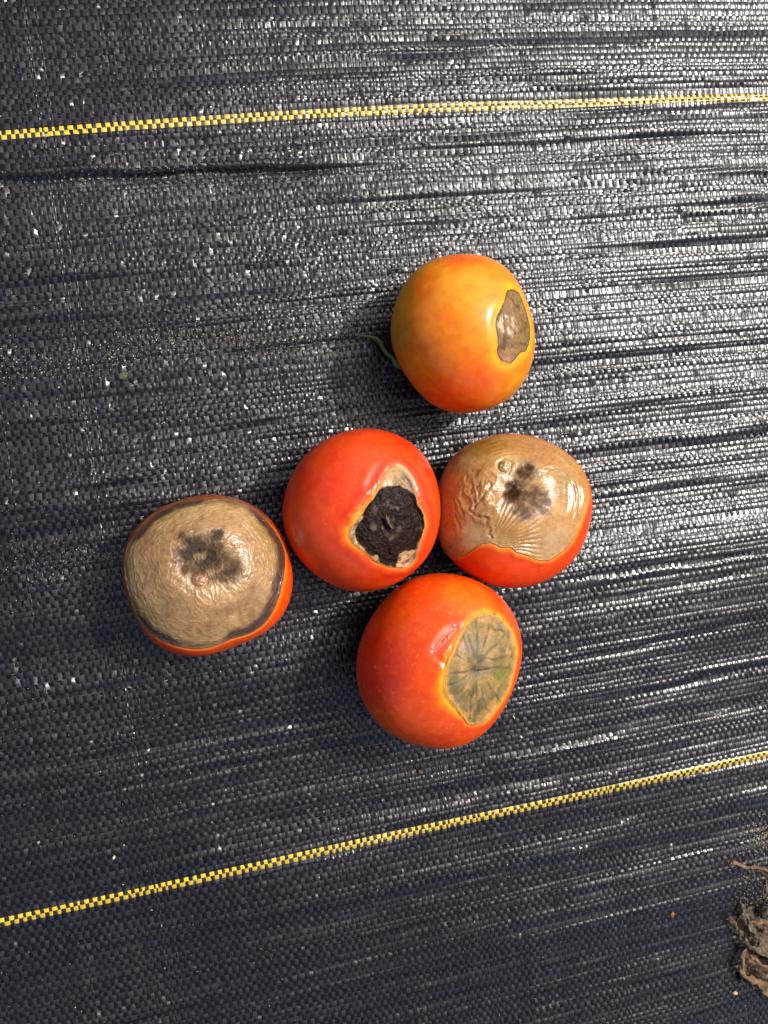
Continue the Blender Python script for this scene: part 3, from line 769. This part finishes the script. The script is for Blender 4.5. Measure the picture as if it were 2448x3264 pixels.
# ---- T5 red tomato with the flat grey-green patch, bottom
T5 = Tomato((1100, 1800), 2.765,
    [(850,62),(1000,80),(1150,140),(1290,230),(1400,340),(1490,460),(1530,600),(1535,750),(1520,900),(1480,1050),(1430,1180),(1360,1290),(1280,1390),(1180,1490),(1060,1560),(900,1605),(760,1605),(600,1580),(450,1520),(330,1440),(220,1320),(150,1180),(105,1030),(88,920),(110,750),(160,590),(230,440),(340,300),(460,180),(600,105),(720,70)],
    0.90, 0.90,
    [(1180,430),(1270,430),(1340,455),(1400,510),(1465,590),(1495,700),(1508,800),(1495,920),(1465,1030),(1430,1120),(1385,1200),(1310,1310),(1230,1385),(1150,1415),(1090,1405),(1040,1340),(990,1260),(920,1200),(880,1120),(880,1030),(890,930),(910,850),(960,760),(1010,640),(1050,560),(1110,480)],
    (1165, 930), 120, 96)
SPL = [(785, 765), (885, 650), (985, 558)]
def t5_skin(s, D, T, TH, PH, e):
    c = np.broadcast_to(A_(240, 80, 14), D.shape).copy()
    c = mixc(c, A_(214, 36, 12), (1 - sstep(8, 24, s.dist(D, 250, 900))) * 0.8)
    c = mixc(c, A_(246, 112, 18), (1 - sstep(4, 16, s.dist(D, 1080, 270))) * 0.8)
    c = mixc(c, A_(224, 50, 14), (1 - sstep(3, 12, s.dist(D, 800, 1560))) * 0.4)
    sp = fbm3(D, 26, 101, 2)
    c = mixc(c, A_(244, 138, 40), sstep(0.30, 0.6, sp) * (0.35 + 0.4 * (1 - sstep(6, 15, s.dist(D, 1000, 300)))))
    c = mixc(c, A_(240, 112, 30), sstep(0.3, 0.55, fbm3(D, 9, 103)) * (1 - sstep(5, 13, s.dist(D, 350, 1350))) * 0.6)
    wd = 1.15 + 1.0 * noise3(D, 4, 104) + 1.1 * (1 - sstep(4, 14, s.dist(D, 900, 1150)))
    ew = e + 0.35 * noise3(D, 16, 109) + 0.2 * noise3(D, 34, 110)
    c = mixc(c, A_(246, 132, 16), (1 - sstep(wd * 0.4, wd * 3.0, ew)) * 0.85)
    c = mixc(c, A_(244, 196, 40), (1 - sstep(wd * 0.1, wd * 1.4, ew)) * (0.65 + 0.3 * noise3(D, 6, 108)))
    q_, tt = s.seg(D, SPL)
    c = mixc(c, A_(228, 96, 72), (1 - sstep(1.6, 3.6, q_)) * 0.6)
    scr, _ = s.seg(D, [(305, 750), (310, 880), (320, 1010)])
    c = mixc(c, A_(146, 84, 30), np.exp(-(scr / 0.28) ** 2) * 0.8)
    for x, y, r in [(1320, 435, 1.2), (1400, 490, 0.8), (1460, 540, 0.7), (1080, 1440, 0.6), (1010, 1300, 0.5), (1505, 820, 0.6)]:
        c = mixc(c, A_(150, 44, 22), (1 - sstep(r * 0.4, r * 1.1, s.dist(D, x, y) + 0.5 * noise3(D, 25, 105))) * 0.8)
    d = 0.45 * noise3(D, 1.7, 106) - 0.35 * (1 - sstep(0, 2.4, e)) + 0.08 * np.exp(-((e - 3.2) / 1.8) ** 2)
    # sunken almond round the split, with a raised rim
    prof = np.sin(np.clip(tt, 0.02, 0.98) * np.pi) ** 0.5
    d += -0.85 * np.exp(-(q_ / (2.5 * prof + 0.3)) ** 2) + 0.14 * np.exp(-((q_ - 3.9) / 1.0) ** 2)
    d2, _ = s.seg(D, [(820, 830), (880, 870), (950, 740)]); d += -0.5 * np.exp(-(d2 / 1.4) ** 2)
    return d, c, np.full(e.shape, 0.29) + 0.05 * noise3(D, 5, 2) - 0.07 * (1 - sstep(1, 4, q_))
VEINS = [[(1165,930),(1180,700),(1170,500)], [(1165,920),(1240,720),(1285,520)], [(1170,920),(1290,750),(1360,700),(1430,600)], [(1165,930),(1060,850),(980,790)],
         [(1160,935),(1040,960),(920,965)], [(1160,940),(1060,1080),(930,1195)], [(1165,945),(1130,1180),(1095,1390)], [(1170,945),(1230,1150),(1265,1310)],
         [(1175,940),(1290,1090),(1370,1215)], [(1180,925),(1340,915),(1470,910)], [(1170,915),(1230,830),(1400,820),(1490,800)], [(1165,945),(1165,1100),(1180,1300)],
         [(1160,940),(1010,1040),(910,1080)], [(1120,880),(1080,700),(1060,600)], [(1165,925),(1140,760),(1100,620)], [(1280,540),(1340,560),(1420,570)]]
def t5_les(s, D, T, TH, PH, e):
    c = np.broadcast_to(A_(150, 122, 68), D.shape).copy()
    c = mixc(c, A_(98, 96, 58), blotch(D, 6, 111, -0.2, 0.35) * 0.85)
    c = mixc(c, A_(206, 150, 84), blotch(D, 6, 112, 0.05, 0.45) * 0.7)
    c = mixc(c, A_(104, 96, 80), blotch(D, 9, 113, 0.1, 0.5) * 0.5)
    c = mixc(c, A_(122, 118, 46), (1 - sstep(2, 8, s.dist(D, 1400, 960))) * 0.6)
    c = mixc(c, A_(208, 140, 62), (1 - sstep(0.2, 1.8, e)) * 0.75)
    v = np.zeros(e.shape); q = D + 0.02 * np.stack([noise3(D, 9, 61), noise3(D, 9, 62), noise3(D, 9, 63)], -1)
    for pts in VEINS:
        q_, tt = s.seg(q, pts); v = np.maximum(v, np.exp(-(q_ / (0.48)) ** 2) * (0.75 + 0.25 * noise3(D, 12, 114)))
    c = mixc(c, A_(72, 58, 56), v * 0.9 * sstep(0.2, 1.2, e))
    cd = s.dist(D, 1162, 925)
    c = mixc(c, A_(70, 60, 62), (1 - sstep(0.3, 2.3, cd + 0.9 * noise3(D, 14, 115))) * 0.8)
    d = -0.8 * sstep(0, 2.2, e) - 0.9 * np.exp(-(cd / 4.5) ** 2) - 0.12 * v + 0.22 * fbm3(D, 7, 116) - 0.4 * sstep(0, 9, e)
    return d, c, np.full(e.shape, 0.47) + 0.06 * noise3(D, 8, 117)

SK = skin_material("tomato_skin")
r1 = T1.build("orange tomato lying apart above the others, small brown rot patch on its right side", t1_skin, t1_les, SK, rot_material("papery_brown_rot", 0.2, 0.0, 0, 0.0004, 0.7, 0.35))
r2 = T2.build("glossy red tomato with a sunken black rot patch, middle of the cluster", t2_skin, t2_les, SK, rot_material("black_rot", 0.0, 0.0, 0, 0.0006, 0.8, 0.18, swirl=0.0005))
r3 = T3.build("amber brown wrinkled rotten tomato at the right of the cluster, red below", t3_skin, t3_les, SK, rot_material("wet_wrinkled_brown_skin", 0.2, 0.25, 0, 0.00030, 0.45, 0.9))
r4 = T4.build("tan leathery rotten tomato at the far left, only a rim of orange skin left", t4_skin, t4_les, SK, rot_material("leathery_tan_skin", 0.10, 0.08, 0, 0.00030, 0.5, 0.7))
r5 = T5.build("lowest red tomato, flat grey green patch with dark veins and a small split", t5_skin, t5_les, SK, rot_material("grey_green_veined_rot", 0.0, 0.3, 330, 0.0002, 0.45, 0.4))

# pistil stub, flesh in the split, stalk
def tube(name, pts, rad, mat, parent=None, nseg=8, steps=6):
    pts = np.array(pts, float); n = len(pts)
    if np.isscalar(rad): rad = [rad] * n
    # Catmull-Rom resample
    Q, RR = [], []
    for i in range(n - 1):
        p0, p1, p2, p3 = pts[max(i - 1, 0)], pts[i], pts[i + 1], pts[min(i + 2, n - 1)]
        for t in np.linspace(0, 1, steps, endpoint=False):
            Q.append(0.5 * ((2 * p1) + (-p0 + p2) * t + (2 * p0 - 5 * p1 + 4 * p2 - p3) * t * t + (-p0 + 3 * p1 - 3 * p2 + p3) * t ** 3)); RR.append(rad[i] * (1 - t) + rad[i + 1] * t)
    Q.append(pts[-1]); RR.append(rad[-1]); Q = np.array(Q); RR = np.array(RR)
    T = np.gradient(Q, axis=0); T /= np.linalg.norm(T, axis=1, keepdims=True)
    ref = np.array([0, 0, 1.0]) if abs(T[0][2]) < 0.9 else np.array([1.0, 0, 0])
    A = np.cross(T, ref); A /= np.linalg.norm(A, axis=1, keepdims=True); B = np.cross(T, A)
    an = np.linspace(0, 2 * np.pi, nseg, endpoint=False)
    P = Q[:, None] + RR[:, None, None] * (np.cos(an)[None, :, None] * A[:, None] + np.sin(an)[None, :, None] * B[:, None])
    f = [tuple(x) for x in grid_faces(len(Q), nseg, True)]
    f += [tuple(range(nseg))[::-1], tuple(range((len(Q) - 1) * nseg, len(Q) * nseg))]
    return mesh_obj(name, P, f, mat, parent)
def plain(name, col, rough=0.6, var=0.4, scale=900, bump=0.0002, sss=0):
    k = NT(name); p = k.pos(); c = np.array(col)
    k.l(k.ramp(k.noise(p, scale, 4, 0.65), [(0.3, tuple(c * (1 - var))), (0.55, tuple(c)), (0.75, tuple(np.clip(c * (1 + var), 0, 0.95)))]), k.b.inputs["Base Color"])
    k.set(Roughness=rough); k.l(k.bump(k.noise(p, scale * 1.4, 4, 0.7), bump), k.b.inputs["Normal"])
    if sss: k.set(Subsurface_Weight=sss, Subsurface_Scale=0.002)
    return k.m
M_STUB = plain("dried_style", A_(66, 56, 44), 0.5)
pts = [T5.point(1180, 928, -0.0009)[0], T5.point(1195, 926, 0.0002)[0], T5.point(1225, 922, 0.0002)[0], T5.point(1262, 912, 0.0006)[0]]
tube("style_stub", pts, [0.00035, 0.00022, 0.0002, 0.00030], M_STUB, r5)
# flesh
M_FLESH = plain("wet_tomato_flesh", A_(228, 84, 52), 0.2, 0.3, 700, 0.0003, 0.2)
q = np.array([T5.hit(*p) for p in SPL])
tt = np.linspace(0, 1, 40); xx = np.linspace(-1, 1, 15)
ctr = np.array([q[0] * (1 - t) ** 2 + 2 * (q[1] * 2 - (q[0] + q[2]) / 2) * t * (1 - t) + q[2] * t * t for t in tt])
ctr /= np.linalg.norm(ctr, axis=1, keepdims=True)
ax_ = q[2] - q[0]; sid = np.cross(q[1], ax_); sid /= np.linalg.norm(sid)
wdt = 0.0185 * np.sin(tt * np.pi) ** 0.75 * (T5.a and 1.3)
Dd = ctr[:, None] + sid[None, None] * (xx[None, :, None] * wdt[:, None, None]); Dd /= np.linalg.norm(Dd, axis=-1, keepdims=True)
P, n = T5.surf(Dd)
lump = 0.00018 * noise3(Dd, 55, 7) + 0.00008 * noise3(Dd, 120, 8)
P = P + n * ((-0.00062 + 0.00012 * (1 - xx[None] ** 2) * np.sin(tt * np.pi)[:, None] + lump)[..., None]) + np.array([0, 0, T5.cb])
mesh_obj("split_flesh", P, grid_faces(40, 15), M_FLESH, r5)
for s_ in (-1, 1):     # torn edge of skin on both sides
    De = ctr + sid * (s_ * (wdt + 0.003))[:, None]; De /= np.linalg.norm(De, axis=1, keepdims=True)
    Pe, ne = T5.surf(De); Pe = Pe - ne * 0.00052 + np.array([0, 0, T5.cb])
    tube("torn_edge", Pe[::3], 0.00013, plain("pale_torn_skin", A_(250, 170, 120), 0.25), r5, 6, 3)
# stalk and sepal of the orange tomato (lies on the cloth to its left)
M_GREEN = plain("green_stalk", lin(92, 100, 32) * 0.8, 0.55, 0.3, 600, 0.0002)
def gp(x, y, z): 
    f = (1100 + x / 7.541, 1000 + y / 7.541); return on_ground(*f, z=z) - np.array(r1.location)
stk = tube("stalk", [gp(1420, 1240, 0.010), gp(1250, 1250, 0.0085), gp(1150, 1080, 0.007), gp(1000, 960, 0.005), gp(910, 830, 0.004), gp(850, 690, 0.0038)],
     [0.0013, 0.0014, 0.0008, 0.0008, 0.0008, 0.0011], M_GREEN, r1, 10)
sp = np.array([gp(870, 690, 0.0036), gp(790, 620, 0.0034), gp(680, 575, 0.0032), gp(560, 545, 0.003), gp(440, 530, 0.0026), gp(350, 545, 0.0024), gp(320, 600, 0.0022), gp(340, 650, 0.0018)])
def strip(name, pts, wid, mat, parent, curl=0.6, nx=9, steps=8, crumple=0.0, seed=0, tw=0.0, ztop=True, thick=0.0):
    pts = np.array(pts, float); n = len(pts)
    if np.isscalar(wid): wid = [wid] * n
    Q, WW = [], []
    for i in range(n - 1):
        p0, p1, p2, p3 = pts[max(i - 1, 0)], pts[i], pts[i + 1], pts[min(i + 2, n - 1)]
        for t in np.linspace(0, 1, steps, endpoint=False):
            Q.append(0.5 * ((2 * p1) + (-p0 + p2) * t + (2 * p0 - 5 * p1 + 4 * p2 - p3) * t * t + (-p0 + 3 * p1 - 3 * p2 + p3) * t ** 3)); WW.append(wid[i] * (1 - t) + wid[i + 1] * t)
    Q.append(pts[-1]); WW.append(wid[-1]); Q = np.array(Q); WW = np.array(WW)
    T = np.gradient(Q, axis=0); T /= np.linalg.norm(T, axis=1, keepdims=True)
    S = np.cross(T, [0, 0, 1.0]); S /= np.linalg.norm(S, axis=1, keepdims=True); Nn = np.cross(S, T)
    x = np.linspace(-1, 1, nx); m = len(Q)
    an = curl * x[None] + tw * noise2(np.arange(m)[:, None] * 0.12 + 0 * x[None], seed * 3.1 + 0 * x[None], 31)
    rr = WW[:, None] / (2 * max(curl, 0.05))
    edge = 1 + 0.25 * noise2(np.arange(m)[:, None] * 0.45 + 0 * x[None], np.sign(x)[None] * 3 + seed, 33) * np.abs(x)[None]
    side = np.sin(an) * rr * 2 * edge; up_ = (np.cos(an) - 1) * rr * 2
    P = Q[:, None] + S[:, None] * side[..., None] * 0.5 + Nn[:, None] * up_[..., None]
    if crumple:
        P = P + crumple * np.stack([noise3(P, 260, seed + 1), noise3(P, 260, seed + 2), 1.6 * noise3(P, 230, seed + 3)], -1) + crumple * 0.5 * np.stack([noise3(P, 620, seed + 4), noise3(P, 620, seed + 5), 1.5 * noise3(P, 620, seed + 6)], -1)
    fr = grid_faces(m, nx)
    if thick:
        P2 = P - Nn[:, None] * thick; k = m * nx
        idx = np.arange(k).reshape(m, nx)
        rim = np.concatenate([idx[0, :], idx[1:, -1], idx[-1, -2::-1], idx[-2:0:-1, 0]])
        rr_ = np.roll(rim, -1)
        f = np.concatenate([fr, fr[:, ::-1] + k, np.stack([rim, rim + k, rr_ + k, rr_], -1)])
        P = np.concatenate([P.reshape(-1, 3), P2.reshape(-1, 3)])
    else: f = fr
    return mesh_obj(name, P, f, mat, parent)
o = strip("sepal", sp, [0.0010, 0.0024, 0.0017, 0.0012, 0.0010, 0.0009, 0.0010, 0.0004], M_GREEN, r1, 0.7, 7, 6, 0.0001, 3, thick=0.0002)

# ------------------------------------------------------------------ dried leaves
def leaf_mat(name, cols, seed):
    k = NT(name); p = k.pos()
    c = k.ramp(k.noise(p, 420 + seed * 20, 6, 0.75), [(0.3, tuple(A_(*cols[0]) * 0.35)), (0.5, tuple(A_(*cols[1]) * 0.45)), (0.68, tuple(A_(*cols[2]) * 0.72))])
    k.l(c, k.b.inputs["Base Color"]); k.set(Roughness=0.7)
    b = k.bump(k.noise(p, 500, 5, 0.7), 0.0012, 0.9); b = k.bump(k.noise(p, 2200, 3, 0.6), 0.0002, 0.7, b)
    k.l(b, k.b.inputs["Normal"]); return k.m
ML = [leaf_mat("dry_leaf_grey", [(62, 48, 30), (128, 106, 74), (160, 138, 104)], 0), leaf_mat("dry_leaf_tan", [(92, 66, 40), (164, 126, 86), (190, 154, 112)], 1),
      leaf_mat("dry_leaf_pinkish", [(110, 76, 52), (178, 134, 98), (196, 156, 122)], 2), leaf_mat("dry_leaf_dark", [(40, 30, 18), (84, 66, 40), (118, 100, 66)], 3)]
def lp(x, y, z): return on_ground(2148 + x / 3.923, 2700 + y / 3.923, z=z * 0.001)
PXM = 0.120e-3 / 3.923 * 1.12
def crumpled(name, outline, zmm, b, mat, root, amp, seed, nr=34, na=110):
    """a withered blade: ragged outline, deep folds, a little thickness"""
    pts = np.array([lp(x, y, 0) - b for x, y in outline]); c = pts.mean(0); v = pts - c
    ph = np.arctan2(v[:, 1], v[:, 0]); r0 = np.hypot(v[:, 0], v[:, 1]); o = np.argsort(ph); ph, r0 = ph[o], r0[o]
    g = np.linspace(-np.pi, np.pi, na, endpoint=False); rg = np.interp(g, ph, r0, period=2 * np.pi)
    rg = rg * (1 + 0.10 * noise2(g * 5, g * 0 + seed, 51) + 0.09 * noise2(g * 14, g * 0 + seed, 52))
    t = np.linspace(0.002, 1, nr) ** 0.8; T, Gm = np.meshgrid(t, g, indexing='ij')
    x = c[0] + T * rg[None] * np.cos(Gm); y = c[1] + T * rg[None] * np.sin(Gm)
    q = np.stack([x, y, 0 * x], -1); w_ = q + 0.003 * np.stack([noise3(q, 150, seed), noise3(q, 150, seed + 1), 0 * x], -1)
    rid = 1 - np.abs(noise3(w_ * np.array([1.0, 0.6, 1]), 170, seed + 2)) * 2.2
    rid2 = 1 - np.abs(noise3(w_, 380, seed + 3)) * 2
    z = 0.001 * zmm + amp * (rid + 0.45 * rid2 + 0.25 * noise3(w_, 900, seed + 4)) - 0.0014 * T ** 4
    P = np.stack([x, y, np.maximum(z, 0.0004)], -1)
    P[..., :2] += 0.6 * amp * np.stack([noise3(q, 420, seed + 5), noise3(q, 420, seed + 6)], -1)
    f = grid_faces(nr, na, True)[:, ::-1]; k = nr * na
    P2 = P - np.array([0, 0, 0.0002]); last = np.arange((nr - 1) * na, nr * na); nx_ = np.roll(last, -1)
    F = np.concatenate([f, f[:, ::-1] + k, np.stack([last, last + k, nx_ + k, nx_], -1)])
    return mesh_obj(name, np.concatenate([P.reshape(-1, 3), P2.reshape(-1, 3)]), F, mat, root)
def leaf(label, base, lobes):
    b = lp(*base, 0); root = empty("dried_leaf", tuple(b)); tag(root, label, "leaf", "dried leaves at the right edge")
    for i, (nm, pts, wpx, mi, curl, cr) in enumerate(lobes):
        wl = [wpx * PXM * k for k in np.concatenate([[0.5], 1.1 * np.ones(len(pts) - 2), [0.8]])] if len(pts) > 2 else wpx * PXM
        P = [lp(*p) - b for p in pts]
        if nm == 'leaf_blade':
            crumpled(nm, [p[:2] for p in pts], curl, b, ML[mi], root, cr, i * 5 + 2); continue
        if nm == 'vein': tube(nm, P, wpx * PXM * 0.5, ML[mi], root, 6)
        else: strip(nm, P, wl, ML[mi], root, curl * 0.75, 21, 14, cr * 1.5, i * 7 + 3, 0.7, thick=0.00018)
    return root
leaf("large crumpled brown dried leaf cut by the lower right edge of the photo", (1177, 1300), [
    ("leaf_blade", [(830, 680, 0), (880, 650, 0), (975, 700, 0), (1010, 860, 0), (1060, 960, 0), (1177, 1000, 0), (1350, 980, 0), (1420, 1200, 0), (1400, 1480, 0), (1200, 1460, 0), (1080, 1320, 0), (960, 1235, 0), (870, 1180, 0), (800, 1080, 0), (690, 980, 0), (645, 890, 0), (665, 850, 0), (755, 805, 0), (800, 860, 0)], 3.2, 0, 0, 0.0015),
    ("leaf_blade", [(900, 1240, 0), (960, 1330, 0), (1100, 1400, 0), (1260, 1450, 0), (1400, 1560, 0), (1400, 1800, 0), (1250, 1850, 0), (1177, 1860, 0), (1080, 1780, 0), (960, 1690, 0), (860, 1700, 0), (815, 1640, 0), (845, 1530, 0), (865, 1400, 0)], 2.6, 1, 0, 0.0014),
    ("leaf_lobe", [(868, 665, 2), (900, 800, 5), (930, 950, 6), (1000, 1100, 5), (1100, 1280, 4)], 90, 0, 1.0, 0.0010),
    ("leaf_lobe", [(650, 880, 1.5), (740, 930, 4), (850, 1090, 5.5), (950, 1220, 6), (1177, 1400, 5), (1350, 1500, 3)], 80, 0, 1.1, 0.0010),
    ("leaf_lobe", [(950, 950, 7), (1050, 965, 8), (1177, 955, 8), (1350, 970, 7)], 70, 1, 1.2, 0.0004),
    ("leaf_lobe", [(895, 1240, 4), (885, 1400, 5), (855, 1530, 5), (950, 1640, 5), (1080, 1740, 4), (1200, 1860, 3), (1350, 1980, 2)], 88, 1, 1.2, 0.0006),
    ("leaf_lobe", [(960, 1330, 5), (1030, 1440, 6), (1177, 1520, 6), (1350, 1600, 5)], 80, 2, 1.1, 0.0006),
    ("leaf_lobe", [(825, 1560, 1.5), (840, 1680, 2), (930, 1710, 2)], 62, 3, 1.0, 0.0005),
    ("leaf_lobe", [(1100, 1090, 6), (1177, 1055, 7), (1350, 1080, 7)], 110, 2, 1.2, 0.0006),
    ("leaf_lobe", [(1085, 1170, 5), (1100, 1280, 5), (1200, 1350, 5)], 70, 1, 1.0, 0.0006),
    ("leaf_lobe", [(1110, 880, 3), (1177, 830, 5), (1320, 800, 5)], 110, 0, 1.0, 0.0008),
    ("leaf_lobe", [(1060, 1480, 5), (1090, 1600, 5), (1177, 1650, 4), (1300, 1700, 4)], 60, 3, 1.0, 0.0006),
    ("vein", [(1005, 1110, 8), (1100, 1150, 9), (1177, 1120, 9), (1300, 1150, 8)], 14, 1, 0, 0),
    ("vein", [(930, 1520, 6), (1010, 1460, 7), (1100, 1470, 7)], 12, 1, 0, 0)])
leaf("small curled brown leaf scrap above the large dried leaf at the right edge", (1100, 330), [
    ("leaf_lobe", [(692, 208, 2), (750, 198, 3), (860, 250, 4), (1000, 268, 4), (1177, 305, 4), (1400, 380, 3)], 50, 1, 1.2, 0.0004),
    ("leaf_lobe", [(740, 330, 1), (800, 290, 2), (900, 300, 2.5), (970, 330, 2)], 46, 1, 1.0, 0.0004),
    ("leaf_blade", [(835, 345, 0), (870, 310, 0), (960, 290, 0), (1060, 300, 0), (1177, 330, 0), (1380, 400, 0), (1380, 500, 0), (1177, 430, 0), (1060, 410, 0), (1000, 430, 0), (940, 445, 0), (870, 420, 0)], 1.6, 0, 0, 0.0010),
    ("leaf_lobe", [(840, 340, 1.5), (890, 400, 3), (950, 430, 3), (1020, 380, 3)], 95, 0, 1.0, 0.0009),
    ("leaf_lobe", [(990, 290, 3), (1080, 340, 3), (1177, 380, 3), (1350, 450, 2)], 100, 3, 0.9, 0.0008),
    ("vein", [(960, 250, 4.5), (1000, 320, 4.5), (1005, 410, 3)], 14, 2, 0, 0),
    ("leaf_stalk", [(1150, 400, 3), (1165, 500, 2.5), (1160, 580, 1.5), (1110, 660, 0.8)], 34, 1, 1.2, 0.0003)])

# ------------------------------------------------------------------ small debris
def lump(name, px, py, rpx, mat, label, cat, sq=(1, 1, 0.7), seed=0, rot=0.0, group=None):
    r = rpx * 0.122e-3; b = on_ground(px, py); z = float(height(np.array([b[0]]), np.array([b[1]]))[0])
    th, ph = np.meshgrid(np.linspace(0, np.pi, 13), np.linspace(0, 2 * np.pi, 18, endpoint=False), indexing='ij')
    D = np.stack([np.sin(th) * np.cos(ph), np.sin(th) * np.sin(ph), np.cos(th)], -1)
    rr = r * (1 + 0.35 * noise3(D, 1.8, seed) + 0.15 * noise3(D, 4, seed + 1))
    P = D * rr[..., None] * np.array(sq)
    ca, sa = math.cos(rot), math.sin(rot); P = np.stack([P[..., 0] * ca - P[..., 1] * sa, P[..., 0] * sa + P[..., 1] * ca, P[..., 2]], -1)
    o = mesh_obj(name, P, grid_faces(13, 18, True)[:, ::-1], mat); o.location = (b[0], b[1], z + r * sq[2] * 0.7 + 0.0001)
    tag(o, label, cat, group); return o
M_PEB = plain("grey_green_crumb", A_(88, 90, 66), 0.8, 0.5, 1500, 0.0005)
M_HUSK = plain("orange_husk", A_(176, 104, 44), 0.6, 0.5, 900)
M_DHUSK = plain("dark_husk", A_(92, 52, 34), 0.6, 0.5, 900)
M_BEIGE = plain("beige_flake", A_(216, 170, 128), 0.7, 0.3, 900)
lump("pebble", 391, 1200, 13, M_PEB, "round grey green crumb of soil on the cloth below the left dust band", "pebble", seed=5)
M_SEED = plain("pale_seed", A_(225, 205, 165), 0.5, 0.2, 900)
lump("seed", 363, 2731, 7, M_SEED, "pale oval seed above the lower yellow line near the left edge", "seed", (0.55, 1.0, 0.5), 9, -0.7)
lump("seed", 1635, 2284, 6, M_SEED, "pale slender seed to the right of the lowest red tomato", "seed", (0.4, 1.1, 0.4), 10, 0.3)
hb = lump("husk", 2133, 2905, 8, M_HUSK, "curled orange brown husk left of the large dried leaf", "husk", (1.1, 0.6, 0.6), 6, 0.5)
lump("husk", 1340, 2460, 12, M_DHUSK, "dark brown husk below the lowest red tomato", "husk", (0.9, 0.6, 0.6), 7, -0.5)
lump("flake", 2341, 3164, 10, M_BEIGE, "beige flake near the lower right corner below the large leaf", "flake", (1.1, 0.7, 0.5), 8, -0.3)
strip("husk_tail", [(0.0012, -0.0004, 0.0), (0.0004, -0.0012, 0.0004), (-0.0006, -0.0016, 0.0)], 0.0006, M_HUSK, hb, 1.0, 5, 4, 0.0001, 5, thick=0.0001)

# sand and dust grains, far too many to count
gv, gf = [], []
oct_ = np.array([(1, 0, 0), (-1, 0, 0), (0, 1, 0), (0, -1, 0), (0, 0, 1), (0, 0, -1)], float)
octf = [(0, 2, 4), (2, 1, 4), (1, 3, 4), (3, 0, 4), (2, 0, 5), (1, 2, 5), (3, 1, 5), (0, 3, 5)]
gpx = []
for _ in range(1050):
    x = rng.uniform(-40, 1240); y0 = 1150 - 0.085 * x + 20 * math.sin(x / 130)
    if x > 1180: continue
    y = y0 + rng.normal(0, 34 if x < 800 else 45) + (rng.random() < 0.25) * rng.normal(0, 70)
    gpx.append((x, y, 0.9 + min(3.6, rng.lognormal(0.0, 0.55))))
for _ in range(1300): gpx.append((rng.uniform(-50, 2500), rng.uniform(-50, 3300), 0.7 + min(3.2, rng.lognormal(-0.1, 0.6))))
for _ in range(500): gpx.append((rng.normal(560, 260), rng.normal(560 + 0, 60), rng.uniform(0.8, 2.2)))
for _ in range(250): gpx.append((rng.uniform(-50, 1300), rng.normal(780, 40), rng.uniform(0.8, 2.4)))
for _ in range(350): gpx.append((rng.normal(200, 150), rng.normal(1790, 60), rng.uniform(0.8, 2.4)))
for _ in range(320): gpx.append((rng.normal(2425, 35), rng.normal(2668, 28), rng.uniform(1, 3.5)))
for _ in range(200): gpx.append((rng.normal(2400, 40), rng.normal(2850, 40), rng.uniform(1, 3.0)))
gpx = np.array(gpx)
gb = np.array([on_ground(a, b) for a, b, _ in gpx]); gz = height(gb[:, 0], gb[:, 1])
gcol = []
for i, (b, z) in enumerate(zip(gb, gz)):
    r = gpx[i, 2] * 0.120e-3
    v = oct_ * r * rng.uniform(0.6, 1.2, (6, 1)) * np.array([rng.uniform(.8, 1.4), rng.uniform(.7, 1.1), 0.7])
    a_ = rng.uniform(0, 6.28); v = np.stack([v[:, 0] * math.cos(a_) - v[:, 1] * math.sin(a_), v[:, 0] * math.sin(a_) + v[:, 1] * math.cos(a_), v[:, 2]], -1)
    gv.append(v + np.array([b[0], b[1], z + 0.00022 + r * 0.4])); gf += [tuple(6 * i + k for k in f) for f in octf]
    cc = mixc(mixc(A_(204, 182, 142), A_(150, 112, 74), rng.random() ** 1.5), A_(225, 215, 200), rng.random() ** 3) * rng.uniform(0.6, 1.1); gcol.append(np.tile(np.append(cc, 1), (6, 1)))
kg = NT("sand_grain"); kg.l(kg.attr("Col").outputs["Color"], kg.b.inputs["Base Color"]); kg.set(Roughness=0.7)
g = mesh_obj("sand_grains", np.concatenate(gv), np.array(gf), kg.m, smooth=False, attrs={"Col": ('FLOAT_COLOR', np.concatenate(gcol))})
tag(g, "pale sand and dust grains scattered over the black cloth", "sand", kind='stuff')
print("tris", sum(sum(len(p.vertices) - 2 for p in o.data.polygons) if len(o.data.polygons) < 3000 else len(o.data.polygons) * 2 for o in COL.objects if o.type == 'MESH'))
